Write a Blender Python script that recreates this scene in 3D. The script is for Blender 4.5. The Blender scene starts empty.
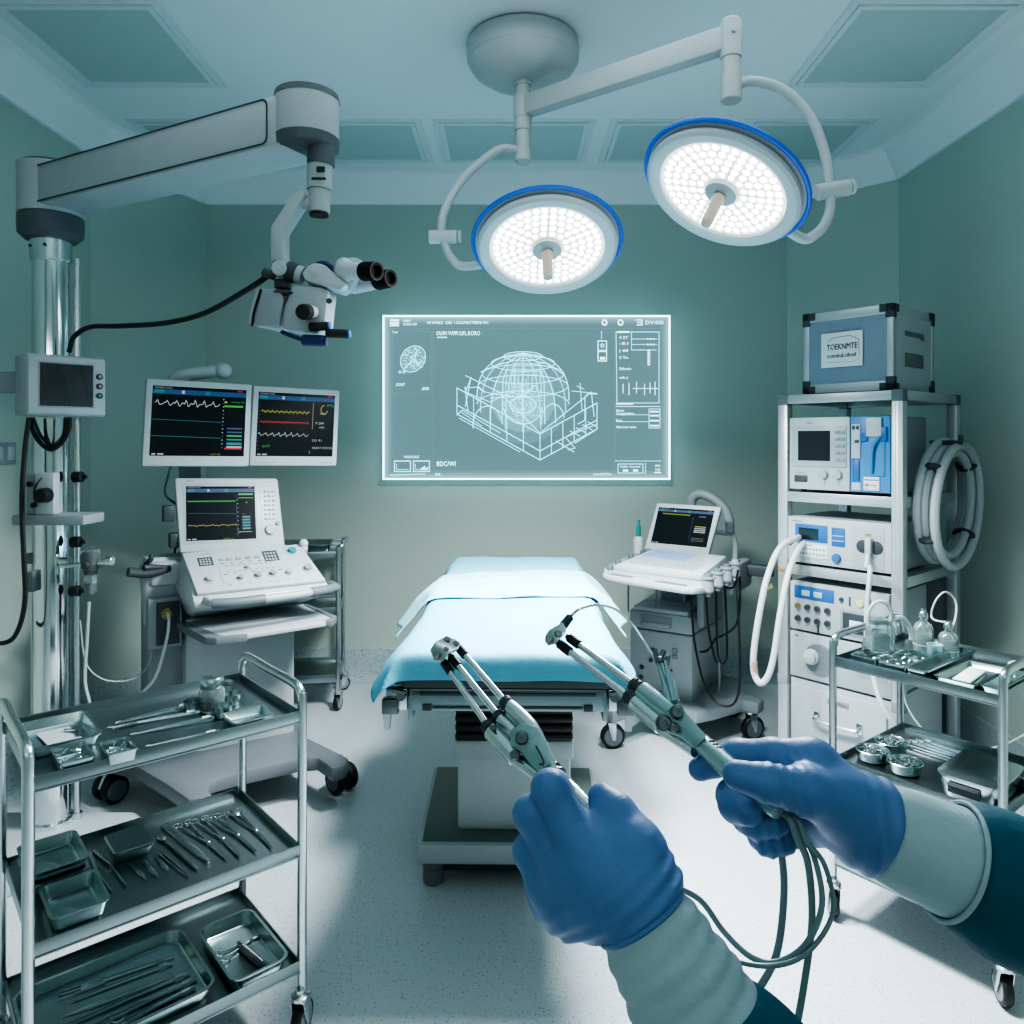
import bpy, bmesh, math, random
import numpy as np
from mathutils import Vector, Matrix, noise
random.seed(7)
SC = bpy.context.scene
COL = SC.collection
PI = math.pi
R = math.radians
FPX, HOR, CZ = 750.0, 440.0, 1.45      # focal length in pixels, horizon row, eye height

# ------------------------------------------------------------------ measuring helpers
def P(px, py, Y):
    return Vector(((px-512)*Y/FPX, Y, CZ+(HOR-py)*Y/FPX))
def hz(px, py, z, O, a):
    a = R(a); t = (z-CZ)/((HOR-py)/FPX); x, y = (px-512)/FPX*t, t
    X, Y = x-O[0], y-O[1]
    return (X*math.cos(a)+Y*math.sin(a), -X*math.sin(a)+Y*math.cos(a))
def pl(px, py, c, O, a):
    a = R(a); dx, dz = (px-512)/FPX, (HOR-py)/FPX
    t = (c-math.sin(a)*O[0]+math.cos(a)*O[1])/(-math.sin(a)*dx+math.cos(a))
    return ((dx*t-O[0])*math.cos(a)+(t-O[1])*math.sin(a), CZ+dz*t)
def fw(O, a, x, y, z=0.0):
    a = R(a)
    return Vector((O[0]+x*math.cos(a)-y*math.sin(a), O[1]+x*math.sin(a)+y*math.cos(a), z))

# ------------------------------------------------------------------ materials
MATS = {}
def mat(name, color, rough=.5, metal=0.0, var=.06, scale=12.0, bump=0.0, bscale=60.0, emit=None, estr=0.0,
        trans=0.0, spec=.5, coat=0.0, alpha=1.0):
    if name in MATS: return MATS[name]
    m = bpy.data.materials.new(name); m.use_nodes = True
    nt = m.node_tree; b = nt.nodes['Principled BSDF']
    tc = nt.nodes.new('ShaderNodeTexCoord')
    nz = nt.nodes.new('ShaderNodeTexNoise'); nz.inputs['Scale'].default_value = scale; nz.inputs['Detail'].default_value = 4
    nt.links.new(tc.outputs['Object'], nz.inputs['Vector'])
    mx = nt.nodes.new('ShaderNodeMix'); mx.data_type = 'RGBA'
    c = Vector(color[:3])
    mx.inputs[6].default_value = (*(c*(1-var)), 1); mx.inputs[7].default_value = (*(c*(1+var)), 1)
    nt.links.new(nz.outputs['Fac'], mx.inputs[0]); nt.links.new(mx.outputs[2], b.inputs['Base Color'])
    b.inputs['Roughness'].default_value = rough; b.inputs['Metallic'].default_value = metal
    b.inputs['Specular IOR Level'].default_value = spec
    b.inputs['Coat Weight'].default_value = coat
    b.inputs['Transmission Weight'].default_value = trans
    b.inputs['Alpha'].default_value = alpha
    if emit:
        b.inputs['Emission Color'].default_value = (*emit, 1); b.inputs['Emission Strength'].default_value = estr
    if bump:
        n2 = nt.nodes.new('ShaderNodeTexNoise'); n2.inputs['Scale'].default_value = bscale; n2.inputs['Detail'].default_value = 3
        nt.links.new(tc.outputs['Object'], n2.inputs['Vector'])
        bp = nt.nodes.new('ShaderNodeBump'); bp.inputs['Strength'].default_value = bump; bp.inputs['Distance'].default_value = .01
        nt.links.new(n2.outputs['Fac'], bp.inputs['Height']); nt.links.new(bp.outputs['Normal'], b.inputs['Normal'])
    MATS[name] = m
    return m
def glow(name, color, s):
    return mat(name, (.01, .01, .01), .5, emit=color, estr=s, var=0)

WHITE = mat('white_enamel', (.43, .48, .50), .38)
OFFW = mat('off_white_plastic', (.36, .41, .43), .42)
PALE = mat('pale_grey_plastic', (.37, .42, .44), .45)
GREY = mat('grey_plastic', (.25, .29, .31), .5)
MID = mat('mid_grey_plastic', (.13, .16, .175), .5)
DARK = mat('dark_grey_plastic', (.045, .06, .068), .5)
CAPG = mat('cap_grey', (.085, .105, .115), .5)
BASEG = mat('base_grey', (.135, .155, .17), .45)
BLACK = mat('black_rubber', (.012, .014, .016), .5)
STEEL = mat('brushed_steel', (.62, .68, .69), .24, 1.0, var=.1, scale=30)
CHROME = mat('polished_chrome', (.75, .80, .82), .1, 1.0)
TOOL = mat('instrument_steel', (.50, .57, .58), .22, 1.0, var=.15, scale=80)
SHEET = mat('shelf_steel', (.30, .36, .37), .30, 1.0, var=.12, scale=9)
TRAYM = mat('tray_steel', (.46, .56, .56), .25, 1.0, var=.15, scale=20)
DARKST = mat('dark_steel', (.16, .19, .20), .35, .9)
ALU = mat('aluminium_profile', (.52, .56, .58), .38, .6)
GLASS = mat('clear_glass', (.80, .92, .92), .06, trans=.92, var=.02, spec=.6)
TUBEW = mat('white_tubing', (.52, .57, .58), .4)
TUBEC = mat('clear_tubing', (.52, .60, .62), .25, trans=.35)
BLUEP = mat('blue_plastic', (.03, .13, .36), .4)
BLUEL = mat('light_blue_panel', (.065, .24, .48), .4)
NAVY = mat('navy_rubber', (.015, .03, .11), .45)
TEALP = mat('teal_plastic', (.03, .24, .24), .4)
LABEL = mat('white_label', (.66, .70, .72), .6)
INK = mat('dark_ink', (.03, .04, .05), .6)
ORANGE = mat('orange_tag', (.45, .15, .05), .5)
BRASS = mat('brass_fitting', (.45, .36, .16), .35, .8)
SCREEN = mat('black_screen', (.006, .009, .013), .18)
DSCREEN = mat('unlit_screen', (.012, .018, .024), .55, spec=.25)
G_GREEN = glow('screen_green', (.08, .75, .08), .55)
G_YEL = glow('screen_yellow', (.65, .70, .04), .55)
G_RED = glow('screen_red', (.9, .03, .03), .6)
G_CYAN = glow('screen_cyan', (.03, .42, .50), .5)
G_BLUE = glow('screen_blue', (.03, .16, .45), .45)
G_WHITE = glow('screen_white', (.75, .8, .8), .6)
SCR = [SCREEN, G_WHITE, G_GREEN, G_YEL, G_RED, G_CYAN, G_BLUE]

# ------------------------------------------------------------------ mesh builder
def frame_z(p, d, up='Y'):
    return Matrix.Translation(p) @ Vector(d).to_track_quat('Z', up).to_matrix().to_4x4()
def plane(o, x, y):
    x = Vector(x).normalized(); y = Vector(y).normalized(); z = x.cross(y).normalized()
    m = Matrix((x, y, z)).transposed().to_4x4(); m.translation = Vector(o); return m
def FR(c=0, x=0, z=0):                      # drawing plane facing local -y: (x, height, out)
    return plane((x, c, z), (1, 0, 0), (0, 0, 1))
def rr(hw, hd, r, z, n=4, cx=0, cy=0):
    r = min(r, hw*.999, hd*.999); out = []
    for k, (sx, sy) in enumerate(((1, 1), (-1, 1), (-1, -1), (1, -1))):
        for i in range(n+1):
            a = (k+i/n)*PI/2
            out.append((cx+sx*(hw-r)+r*math.cos(a), cy+sy*(hd-r)+r*math.sin(a), z))
    return out
def crom(pts, res=6, closed=False):
    pts = [Vector(p) for p in pts]; n = len(pts)
    if n < 3 and not closed: return pts
    out = []
    for i in range(n if closed else n-1):
        p1, p2 = pts[i], pts[(i+1) % n]
        p0 = pts[i-1] if (closed or i > 0) else p1*2-p2
        p3 = pts[(i+2) % n] if (closed or i+2 < n) else p2*2-p1
        for k in range(res):
            t = k/res
            out.append(.5*((2*p1)+(p2-p0)*t+(2*p0-5*p1+4*p2-p3)*t*t+(3*p1-p0-3*p2+p3)*t**3))
    if not closed: out.append(pts[-1])
    return out
class MB:
    def __init__(s): s.bm = bmesh.new(); s.M = Matrix()
    def add(s, verts, faces, mt=0, M=None, bev=0, seg=2, flip=False):
        t = bmesh.new(); vs = [t.verts.new(v) for v in verts]
        for f in faces:
            try: t.faces.new([vs[i] for i in f])
            except ValueError: pass
        if bev:
            bmesh.ops.recalc_face_normals(t, faces=t.faces)
            es = [e for e in t.edges if len(e.link_faces) == 2 and e.calc_face_angle(0) > .5]
            bmesh.ops.bevel(t, geom=es, offset=bev, segments=seg, affect='EDGES', profile=.5, clamp_overlap=True)
        bmesh.ops.recalc_face_normals(t, faces=t.faces)
        for f in t.faces: f.material_index = mt
        MM = s.M @ (M if M is not None else Matrix())
        t.transform(MM)
        if MM.determinant() < 0: bmesh.ops.reverse_faces(t, faces=t.faces)
        me = bpy.data.meshes.new('tmp'); t.to_mesh(me); t.free()
        s.bm.from_mesh(me); bpy.data.meshes.remove(me); return s
    def box(s, x0, x1, y0, y1, z0, z1, bev=0, mt=0, M=None, seg=2):
        v = [(x, y, z) for x in (x0, x1) for y in (y0, y1) for z in (z0, z1)]
        return s.add(v, [(0, 1, 3, 2), (4, 6, 7, 5), (0, 4, 5, 1), (2, 3, 7, 6), (0, 2, 6, 4), (1, 5, 7, 3)], mt, M, bev, seg)
    def prism(s, poly, depth, M=None, mt=0, bev=0, z0=0, seg=2):
        n = len(poly); v = [(*p, z0) for p in poly]+[(*p, z0+depth) for p in poly]
        f = [tuple(range(n))[::-1], tuple(range(n, 2*n))]+[(i, (i+1) % n, n+(i+1) % n, n+i) for i in range(n)]
        return s.add(v, f, mt, M, bev, seg)
    def loft(s, rings, M=None, mt=0, cap0=True, cap1=True, closed=True, bev=0):
        n = len(rings[0]); v = [p for r_ in rings for p in r_]; f = []
        for j in range(len(rings)-1):
            for i in range(n if closed else n-1):
                f.append((j*n+i, j*n+(i+1) % n, (j+1)*n+(i+1) % n, (j+1)*n+i))
        if cap0: f.append(tuple(range(n))[::-1])
        if cap1: f.append(tuple(range((len(rings)-1)*n, len(rings)*n)))
        return s.add(v, f, mt, M, bev)
    def lathe(s, prof, p=(0, 0, 0), d=(0, 0, 1), n=28, mt=0, M=None, cap0=True, cap1=True):
        rings = [[(r*math.cos(2*PI*i/n), r*math.sin(2*PI*i/n), z) for i in range(n)] for r, z in prof]
        F = frame_z(Vector(p), d)
        return s.loft(rings, (M @ F) if M is not None else F, mt, cap0, cap1)
    def cyl(s, p0, p1, r0, r1=None, n=18, mt=0, M=None, bev=0):
        p0, p1 = Vector(p0), Vector(p1); L = (p1-p0).length; r1 = r0 if r1 is None else r1
        b = bev
        pr = [(r0-b, 0), (r0, b), (r1, L-b), (r1-b, L)] if b else [(r0, 0), (r1, L)]
        return s.lathe(pr, p0, p1-p0, n, mt, M)
    def tube(s, pts, r, n=8, mt=0, M=None, res=6, closed=False, smooth=True, flat=None):
        pts = crom(pts, res, closed) if smooth else [Vector(p) for p in pts]
        N = len(pts); rs = r if isinstance(r, (list, tuple)) else None; rings = []
        t0 = None; nrm = None
        for i, p in enumerate(pts):
            a = pts[i-1] if (i > 0 or closed) else p; b = pts[(i+1) % N] if (i < N-1 or closed) else p
            t = (b-a).normalized()
            if nrm is None:
                nrm = t.orthogonal().normalized()
            else:
                nrm = (nrm-t*nrm.dot(t)).normalized()
            bn = t.cross(nrm); rad = r if rs is None else np.interp(i/(N-1), np.linspace(0, 1, len(rs)), rs)
            rings.append([tuple(p+(nrm*math.cos(2*PI*k/n)+bn*math.sin(2*PI*k/n))*rad) for k in range(n)])
        if closed: rings.append(rings[0])
        return s.loft(rings, M, mt, not closed, not closed)
    def ball(s, c, r, mt=0, M=None, n=16):
        rx, ry, rz = r if isinstance(r, (tuple, list)) else (r, r, r)
        rings = []
        for j in range(1, n//2):
            th = PI*j/(n//2)
            rings.append([(c[0]+rx*math.sin(th)*math.cos(2*PI*i/n), c[1]+ry*math.sin(th)*math.sin(2*PI*i/n), c[2]-rz*math.cos(th)) for i in range(n)])
        return s.loft(rings, M, mt)
    def text(s, txt, M, size, mt=0, w=None):
        cu = bpy.data.curves.new('t', 'FONT'); cu.body = txt; cu.size = size; cu.resolution_u = 2
        o = bpy.data.objects.new('t', cu); TS.collection.objects.link(o); vl = TS.view_layers[0]; vl.update()
        me = bpy.data.meshes.new_from_object(o.evaluated_get(vl.depsgraph))
        bpy.data.objects.remove(o); bpy.data.curves.remove(cu)
        if w and me.vertices:
            xs = [v.co.x for v in me.vertices]; k = w/max(max(xs), 1e-6)
            for v in me.vertices: v.co.x *= k
        for p in me.polygons: p.material_index = mt
        me.transform(s.M @ M); s.bm.from_mesh(me); bpy.data.meshes.remove(me); return s
    def seg2(s, pts, w, M, mt=0, z=0, closed=False):       # flat polyline of ribbon quads in a plane
        pts = list(pts)+([pts[0]] if closed else [])
        V = []; Fc = []
        for a, b in zip(pts, pts[1:]):
            a, b = Vector(a), Vector(b); d = b-a
            if d.length < 1e-9: continue
            d.normalize(); q = Vector((-d.y, d.x))*w/2; e = d*w*.4; k = len(V)
            V += [(*(a-e-q), z), (*(b+e-q), z), (*(b+e+q), z), (*(a-e+q), z)]; Fc.append((k, k+1, k+2, k+3))
        me = bpy.data.meshes.new('r'); me.from_pydata(V, [], Fc)
        for p in me.polygons: p.material_index = mt
        me.transform(s.M @ M); s.bm.from_mesh(me); bpy.data.meshes.remove(me); return s
    def rect(s, x0, x1, y0, y1, M, mt=0, z=0):
        me = bpy.data.meshes.new('r'); me.from_pydata([(x0, y0, z), (x1, y0, z), (x1, y1, z), (x0, y1, z)], [], [(0, 1, 2, 3)])
        me.polygons[0].material_index = mt; me.transform(s.M @ M); s.bm.from_mesh(me); bpy.data.meshes.remove(me); return s
    def build(s, name, mats, parent=None, label=None, world=False, sharp=35, smooth=True):
        bm = s.bm
        if world and parent is not None: bm.transform(WM[parent].inverted())
        lim = R(sharp)
        for f in bm.faces: f.smooth = smooth
        for e in bm.edges:
            if len(e.link_faces) == 2: e.smooth = e.calc_face_angle(0) < lim
        me = bpy.data.meshes.new(name); bm.to_mesh(me); bm.free()
        for m in (mats if isinstance(mats, (list, tuple)) else [mats]): me.materials.append(m)
        o = bpy.data.objects.new(name, me); COL.objects.link(o)
        if parent is not None:
            o.parent = parent; WM[o] = WM[parent]
        if label: o['label'] = label
        return o
WM = {}
TS = bpy.data.scenes.new('lettering')
def thing(name, label, cat, loc=(0, 0, 0), rz=0, group=None, rot=None):
    o = bpy.data.objects.new(name, None); COL.objects.link(o); o.empty_display_size = .05
    o.location = loc; o.rotation_euler = rot if rot else (0, 0, R(rz))
    o['label'] = label; o['category'] = cat
    if group: o['group'] = group
    WM[o] = Matrix.Translation(Vector(loc)) @ o.rotation_euler.to_matrix().to_4x4()
    return o
def solo(name, mb, mats, label, cat, loc=(0, 0, 0), rz=0, group=None, world=False):
    if world: mb.bm.transform((Matrix.Translation(Vector(loc)) @ Matrix.Rotation(R(rz), 4, 'Z')).inverted())
    o = mb.build(name, mats); o.location = loc; o.rotation_euler = (0, 0, R(rz))
    WM[o] = Matrix.Translation(Vector(loc)) @ Matrix.Rotation(R(rz), 4, 'Z')
    o['label'] = label; o['category'] = cat
    if group: o['group'] = group
    return o
def struct(name, mb, mats, **k):
    o = mb.build(name, mats, **k); o['kind'] = 'structure'; WM[o] = Matrix(); return o
def caster(parent, x, y, r=.045, yaw=0, w=.022, z=0, stem=.0, hub=GREY, twin=False):
    M = Matrix.Translation((x, y, z)) @ Matrix.Rotation(R(yaw), 4, 'Z')
    b = MB(); b.M = M
    top = 2*r+.012
    b.cyl((-.012, 0, top-.004), (-.012, 0, top+.022+stem), .011, mt=0)
    b.lathe([(.018, 0), (.021, .004), (.021, .012), (.014, .016)], (-.012, 0, top-.004))
    if twin:
        b.box(-.03, .012, -.008, .008, r*.7, top, .004)
        b.prism([(-r*.9, r*1.2), (-r*.5, r*2.0), (r*.3, r*2.15), (r*.8, r*1.7), (r*.3, r*1.8), (-r*.3, r*1.7)], .016, plane((0, .008, 0), (1, 0, 0), (0, 0, 1)))
    else:
        for sy in (-1, 1):
            y0 = sy*(w/2+.003)
            b.prism([(-.028, top), (.012, top), (.012, r*1.5), (.010, r*.75), (-.004, r*.7), (-.020, r*1.5)], .003, plane((0, y0+(.003 if sy > 0 else 0), 0), (1, 0, 0), (0, 0, 1)), bev=.001)
        b.box(-.028, .012, -w/2-.006, w/2+.006, top-.004, top, .001)
    c = b.build('caster', STEEL, parent)
    for sy in ((-1, 1) if twin else (0,)):
        wb = MB(); wb.M = M; hw = w*.4 if twin else w/2; yy = sy*w*.65
        wb.lathe([(r*.72, -hw), (r*.9, -hw), (r, -hw*.55), (r, hw*.55), (r*.9, hw), (r*.72, hw)], (0, yy, r), (0, 1, 0), 28, 0)
        wb.lathe([(r*.2, -hw*1.02), (r*.74, -hw*1.02), (r*.74, hw*1.02), (r*.2, hw*1.02)], (0, yy, r), (0, 1, 0), 24, 1)
        wb.build('wheel', [BLACK, hub], c)
    return c
def tray_mb(w, d, h, r=.012, wall=.0025, flare=.006, lip=.004, M=None, mt=0):
    b = MB(); hw, hd = w/2, d/2
    rings = [rr(hw-flare-.004, hd-flare-.004, r, 0), rr(hw-flare, hd-flare, r, .004), rr(hw, hd, r, h-.002), rr(hw+lip, hd+lip, r+lip, h-.002),
             rr(hw+lip, hd+lip, r+lip, h), rr(hw-wall, hd-wall, r, h), rr(hw-flare-wall, hd-flare-wall, r, .006), rr(hw-flare-wall-.004, hd-flare-wall-.004, r, .003)]
    return b.loft(rings, M, mt)
def screen_part(parent, M, w, h, kind, name='screen'):
    """lit or dark screen in plane M (x right, y up, z out), origin at centre"""
    b = MB(); hw, hh = w/2, h/2
    b.rect(-hw, hw, -hh, hh, M, 0)
    z = .0006
    def L(pts, lw, mt, z=z): b.seg2([(x*w-hw, y*h-hh) for x, y in pts], lw, M, mt, z)
    def Rc(x0, x1, y0, y1, mt, z=z): b.rect(x0*w-hw, x1*w-hw, y0*h-hh, y1*h-hh, M, mt, z)
    def T(x, y, t, hgt, mt, wd=None): b.text(t, M @ Matrix.Translation((x*w-hw, y*h-hh, z)), hgt*h, mt, wd*w if wd else None)
    def wave(x0, x1, y0, amp, n, kind2):
        pts = []
        for i in range(n*8+1):
            t = i/8 % 1; x = x0+(x1-x0)*i/(n*8)
            y = {'ecg': amp*(math.exp(-((t-.3)/.08)**2)*1.0-math.exp(-((t-.55)/.2)**2)*.55+.15*math.sin(i*1.7)),
                 'rip': amp*(math.sin(i*2.1)*.5+.4*math.sin(i*.9)), 'flat': 0}[kind2]
            pts.append((x, y0+y))
        return pts
    if kind != 'dark':
        Rc(0, 1, .885, .955, 6); Rc(.02, .12, .9, .945, 5, z*1.5); Rc(.3, .33, .9, .945, 1, z*1.5); Rc(.55, .6, .895, .95, 5, z*1.5)
        T(.02, .965, 'PATIENT MON', .03, 1, .18); Rc(.90, .96, .965, .985, 4)
        Rc(.02, .06, .015, .035, 1); Rc(.08, .14, .015, .035, 1)
    if kind == 'ecg':
        L(wave(.03, .71, .76, .07, 7, 'ecg'), .0028, 1); L([(0.01, .52), (.73, .50)], .002, 5); L([(.01, .285), (.73, .265)], .0024, 5)
        T(.83, .80, 'mmHg 98', .035, 2, .15); Rc(.76, .97, .73, .76, 2); Rc(.76, .79, .79, .82, 3)
        for k, m in enumerate((6, 6, 2, 5, 5, 1)):
            Rc(.80, .97, .40-.055*k, .425-.055*k, m)
        Rc(.80, .97, .165, .2, 5, z*1.5); Rc(.78, .97, .1, .125, 4, z)
        for k in range(14): Rc(.745, .757, .12+.055*k, .135+.055*k, 1 if k % 3 else 5)
        T(.62, .012, '14:07 HR', .035, 3, .12)
    if kind == 'multi':
        L(wave(.05, .66, .70, .03, 9, 'rip'), .0022, 3); L(wave(.04, .66, .535, .02, 12, 'rip'), .0024, 4)
        L(wave(.01, .66, .34, .05, 8, 'ecg'), .0022, 1); T(.07, .14, 'SpO2', .05, 2, .10)
        L([(.71, .86), (.71, .44)], .0015, 1)
        L([(.86+.045*math.cos(a), .76+.07*math.sin(a)) for a in [1.6+i*.4 for i in range(12)]], .0035, 3)
        T(.89, .81, '97%', .06, 2, .1); T(.80, .68, 'ccs', .05, 1, .08); T(.74, .52, '7:28', .05, 1, .12); T(.80, .46, 'sys .', .05, 1, .1)
        T(.71, .24, '2G 91', .05, 1, .13); T(.72, .12, 'READY STATUS', .05, 1, .27); Rc(.68, .69, .04, .09, 2)
        for k in range(12): Rc(.015, .03, .1+.06*k, .112+.06*k, 6)
    if kind == 'console':
        L(wave(.02, .70, .72, .018, 14, 'rip'), .0026, 2); L([(.02, .50), (.70, .48)], .0018, 6); L(wave(.03, .72, .27, .02, 4, 'rip'), .0022, 3)
        Rc(.75, .97, .83, .865, 2); Rc(.75, .97, .77, .785, 2); L([(.72, .05), (.72, .85)], .0014, 6)
        for k in range(5): Rc(.80, .92, .40-.055*k, .435-.055*k, 5)
        Rc(.74, .94, .13, .14, 1); T(.79, .46, 'ST I', .03, 4, .07); Rc(.86, .88, .68, .70, 3); T(.52, .012, 'AUTO 12', .03, 3, .15)
        for k in range(9): Rc(.735, .745, .1+.08*k, .115+.08*k, 1)
    if kind == 'scan':
        L(wave(.10, .60, .83, .02, 9, 'rip'), .0028, 3)
        for k in range(4): Rc(.72, .92, .52-.05*k, .545-.05*k, 3 if k == 0 else 1)
        T(.72, .40, '82 71', .06, 1, .2)
        for k in range(3): L([(.70, .22-.04*k), (.92, .22-.04*k)], .001, 1)
        T(.76, .79, 'cm', .06, 1, .12); Rc(.66, .665, .1, .8, 6)
    return b.build(name, SCR if kind != 'dark' else [DSCREEN], parent)
def knob(b, M, x, y, r, h, mt=0, n=18):
    b.lathe([(r, 0), (r, h*.6), (r*.88, h), (0.0001, h)], (x, y, 0), (0, 0, 1), n, mt, M)
# ================================================================== camera, world, render look
cam = bpy.data.cameras.new('camera'); camo = bpy.data.objects.new('camera', cam); COL.objects.link(camo)
camo.location = (0, 0, CZ); camo.rotation_euler = (PI/2, 0, 0)
cam.sensor_width = 36; cam.lens = FPX/1024*36; cam.shift_y = -(512-HOR)/1024; cam.clip_start = .02
SC.camera = camo
wd = bpy.data.worlds.new('world'); SC.world = wd; wd.use_nodes = True
bgn = wd.node_tree.nodes['Background']; bgn.inputs[0].default_value = (.58, .73, .76, 1); bgn.inputs[1].default_value = .36
SC.view_settings.view_transform = 'AgX'; SC.view_settings.look = 'AgX - High Contrast'
SC.view_settings.exposure = -0.27
SC.cycles.max_bounces = 7; SC.cycles.transparent_max_bounces = 12; SC.cycles.sample_clamp_indirect = 4
SC.cycles.use_denoising = True

# ================================================================== room shell
FLOORM = mat('speckled_vinyl', (.62, .67, .70), .38)
def speck(m, base, dark, sc, thr, lo=None):
    nt = m.node_tree; b = nt.nodes['Principled BSDF']
    tc = nt.nodes.new('ShaderNodeTexCoord')
    v = nt.nodes.new('ShaderNodeTexVoronoi'); v.inputs['Scale'].default_value = sc
    nt.links.new(tc.outputs['Object'], v.inputs['Vector'])
    lt = nt.nodes.new('ShaderNodeMath'); lt.operation = 'LESS_THAN'; lt.inputs[1].default_value = thr
    nt.links.new(v.outputs['Distance'], lt.inputs[0])
    sp = nt.nodes.new('ShaderNodeSeparateColor'); nt.links.new(v.outputs['Color'], sp.inputs[0])
    gt = nt.nodes.new('ShaderNodeMath'); gt.operation = 'GREATER_THAN'; gt.inputs[1].default_value = .45
    nt.links.new(sp.outputs[0], gt.inputs[0])
    ml = nt.nodes.new('ShaderNodeMath'); ml.operation = 'MULTIPLY'
    nt.links.new(lt.outputs[0], ml.inputs[0]); nt.links.new(gt.outputs[0], ml.inputs[1])
    n = nt.nodes.new('ShaderNodeTexNoise'); n.inputs['Scale'].default_value = sc*1.3; n.inputs['Detail'].default_value = 2
    nt.links.new(tc.outputs['Object'], n.inputs['Vector'])
    m0 = nt.nodes.new('ShaderNodeMix'); m0.data_type = 'RGBA'
    m0.inputs[6].default_value = (*(Vector(base)*.82), 1); m0.inputs[7].default_value = (*(Vector(base)*1.12), 1)
    nt.links.new(n.outputs['Fac'], m0.inputs[0])
    mx = nt.nodes.new('ShaderNodeMix'); mx.data_type = 'RGBA'; mx.inputs[7].default_value = (*dark, 1)
    nt.links.new(m0.outputs[2], mx.inputs[6]); nt.links.new(ml.outputs[0], mx.inputs[0])
    nt.links.new(mx.outputs[2], b.inputs['Base Color'])
speck(FLOORM, (.53, .585, .615), (.26, .30, .33), 95, .22)
COVE = mat('speckled_cove', (.36, .45, .47), .5); speck(COVE, (.36, .45, .47), (.16, .20, .22), 90, .3)
WALLM = mat('sage_wall_paint', (.39, .475, .43), .62, var=.03, scale=3, bump=.06, bscale=220)
CEILM = mat('ceiling_paint', (.66, .75, .79), .75, var=.02)
TRIMM = mat('cornice_paint', (.66, .75, .79), .7, var=.02)
PANELM = mat('ceiling_panel_face', (.42, .52, .53), .6, var=.03)
PANELF = mat('ceiling_panel_frame', (.58, .67, .71), .6, var=.02)

XW, YB, ZC, ZT, YF = 2.1, 4.5, 3.02, 2.86, -1.2
plan = [(-XW, YF), (-XW, 3.74), (-1.84, YB), (1.65, YB), (XW, 4.07), (XW, YF)]
b = MB(); b.box(-2.25, 2.25, YF, 4.65, -.06, 0); struct('floor', b, FLOORM)
b = MB(); b.box(-2.25, 2.25, YF, 4.65, ZC, ZC+.06); struct('ceiling', b, CEILM)
names = ['left', 'back_left', 'back', 'back_right', 'right']
for i, nm in enumerate(names):
    p, q = Vector(plan[i]), Vector(plan[i+1]); d = (q-p).normalized(); inn = Vector((d.y, -d.x))
    b = MB(); M = plane((p.x, p.y, 0), (d.x, d.y, 0), (0, 0, 1)); L = (q-p).length
    b.box(-.0, L, 0, ZC, -.08, 0, M=M); 
    # plane z = d x up = (d.y,-d.x,0) = inward
    struct('wall_'+nm, b, WALLM)
    b = MB()
    prof = [(0, 0), (.055, 0), (.03, .012), (.014, .04), (.008, .10), (.008, .20), (0, .204)]
    b.prism([(x, z) for x, z in prof], L, plane((p.x, p.y, 0), (inn.x, inn.y, 0), (0, 0, 1)) if False else Matrix(((inn.x, 0, d.x, p.x), (inn.y, 0, d.y, p.y), (0, 1, 0, 0), (0, 0, 0, 1))))
    struct('baseboard_'+nm, b, COVE)
    b = MB()
    prof = [(0, ZT), (.02, ZT), (.03, ZT+.02), (.10, ZC-.012), (.13, ZC), (0, ZC)]
    b.prism(prof, L, Matrix(((inn.x, 0, d.x, p.x), (inn.y, 0, d.y, p.y), (0, 1, 0, 0), (0, 0, 0, 1))))
    struct('trim_%d' % (i+1), b, TRIMM)
b = MB(); b.box(-2.2, 2.2, YF-.08, YF, 0, ZC); struct('wall_front', b, WALLM)
def ceil_panel(x0, x1, y0, y1, label):
    t = thing('ceiling_panel', label, 'ceiling panel', ((x0+x1)/2, (y0+y1)/2, ZC), group='flush square ceiling panels')
    w, d = (x1-x0)/2, (y1-y0)/2
    b = MB()
    for k, (f, zz) in enumerate(((.055, .004), (.02, .010))):
        b.loft([rr(w+f, d+f, .002, 0), rr(w+f, d+f, .002, -zz), rr(w+f-.03 if k == 0 else w-.002, d+f-.03 if k == 0 else d-.002, .002, -zz), rr(w+f-.03 if k == 0 else w-.002, d+f-.03 if k == 0 else d-.002, .002, 0)], cap0=False, cap1=False)
    b.build('panel_frame', PANELF, t)
    b = MB(); b.box(-w, w, -d, d, -.004, 0); b.build('panel_face', PANELM, t)
ceil_panel(-1.84, -1.32, 2.72, 3.28, 'large ceiling panel at the upper left, above the microscope arm')
ceil_panel(1.27, 1.80, 2.72, 3.28, 'large ceiling panel nearest the camera on the right, beyond the lamp arm')
for x0, x1, l in ((-1.84, -1.28, 'far left ceiling panel half hidden behind the microscope arm'), (-1.13, -.50, 'far ceiling panel just right of the microscope arm end'),
                  (-.34, .36, 'far ceiling panel behind the lamp stem, centre of the far row'), (.54, 1.10, 'far ceiling panel above the right lamp head'),
                  (1.22, 1.74, 'far right ceiling panel behind the curved lamp arm')):
    ceil_panel(x0, x1, 3.72, 4.19, l)
# wall switch on the left wall
t = thing('wall_switch', 'grey double wall switch on the left wall beside the steel column', 'switch', (-XW+.001, 3.09, 1.395))
b = MB(); M = plane((0, 0, 0), (0, 1, 0), (0, 0, 1)); b.box(-.075, .075, -.045, .045, 0, .008, .003, M=M); b.build('plate', GREY, t)
for y in (-.036, .036):
    b = MB(); b.box(y-.022, y+.022, -.028, .028, .006, .014, .003, M=M); b.build('rocker', PALE, t)

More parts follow.
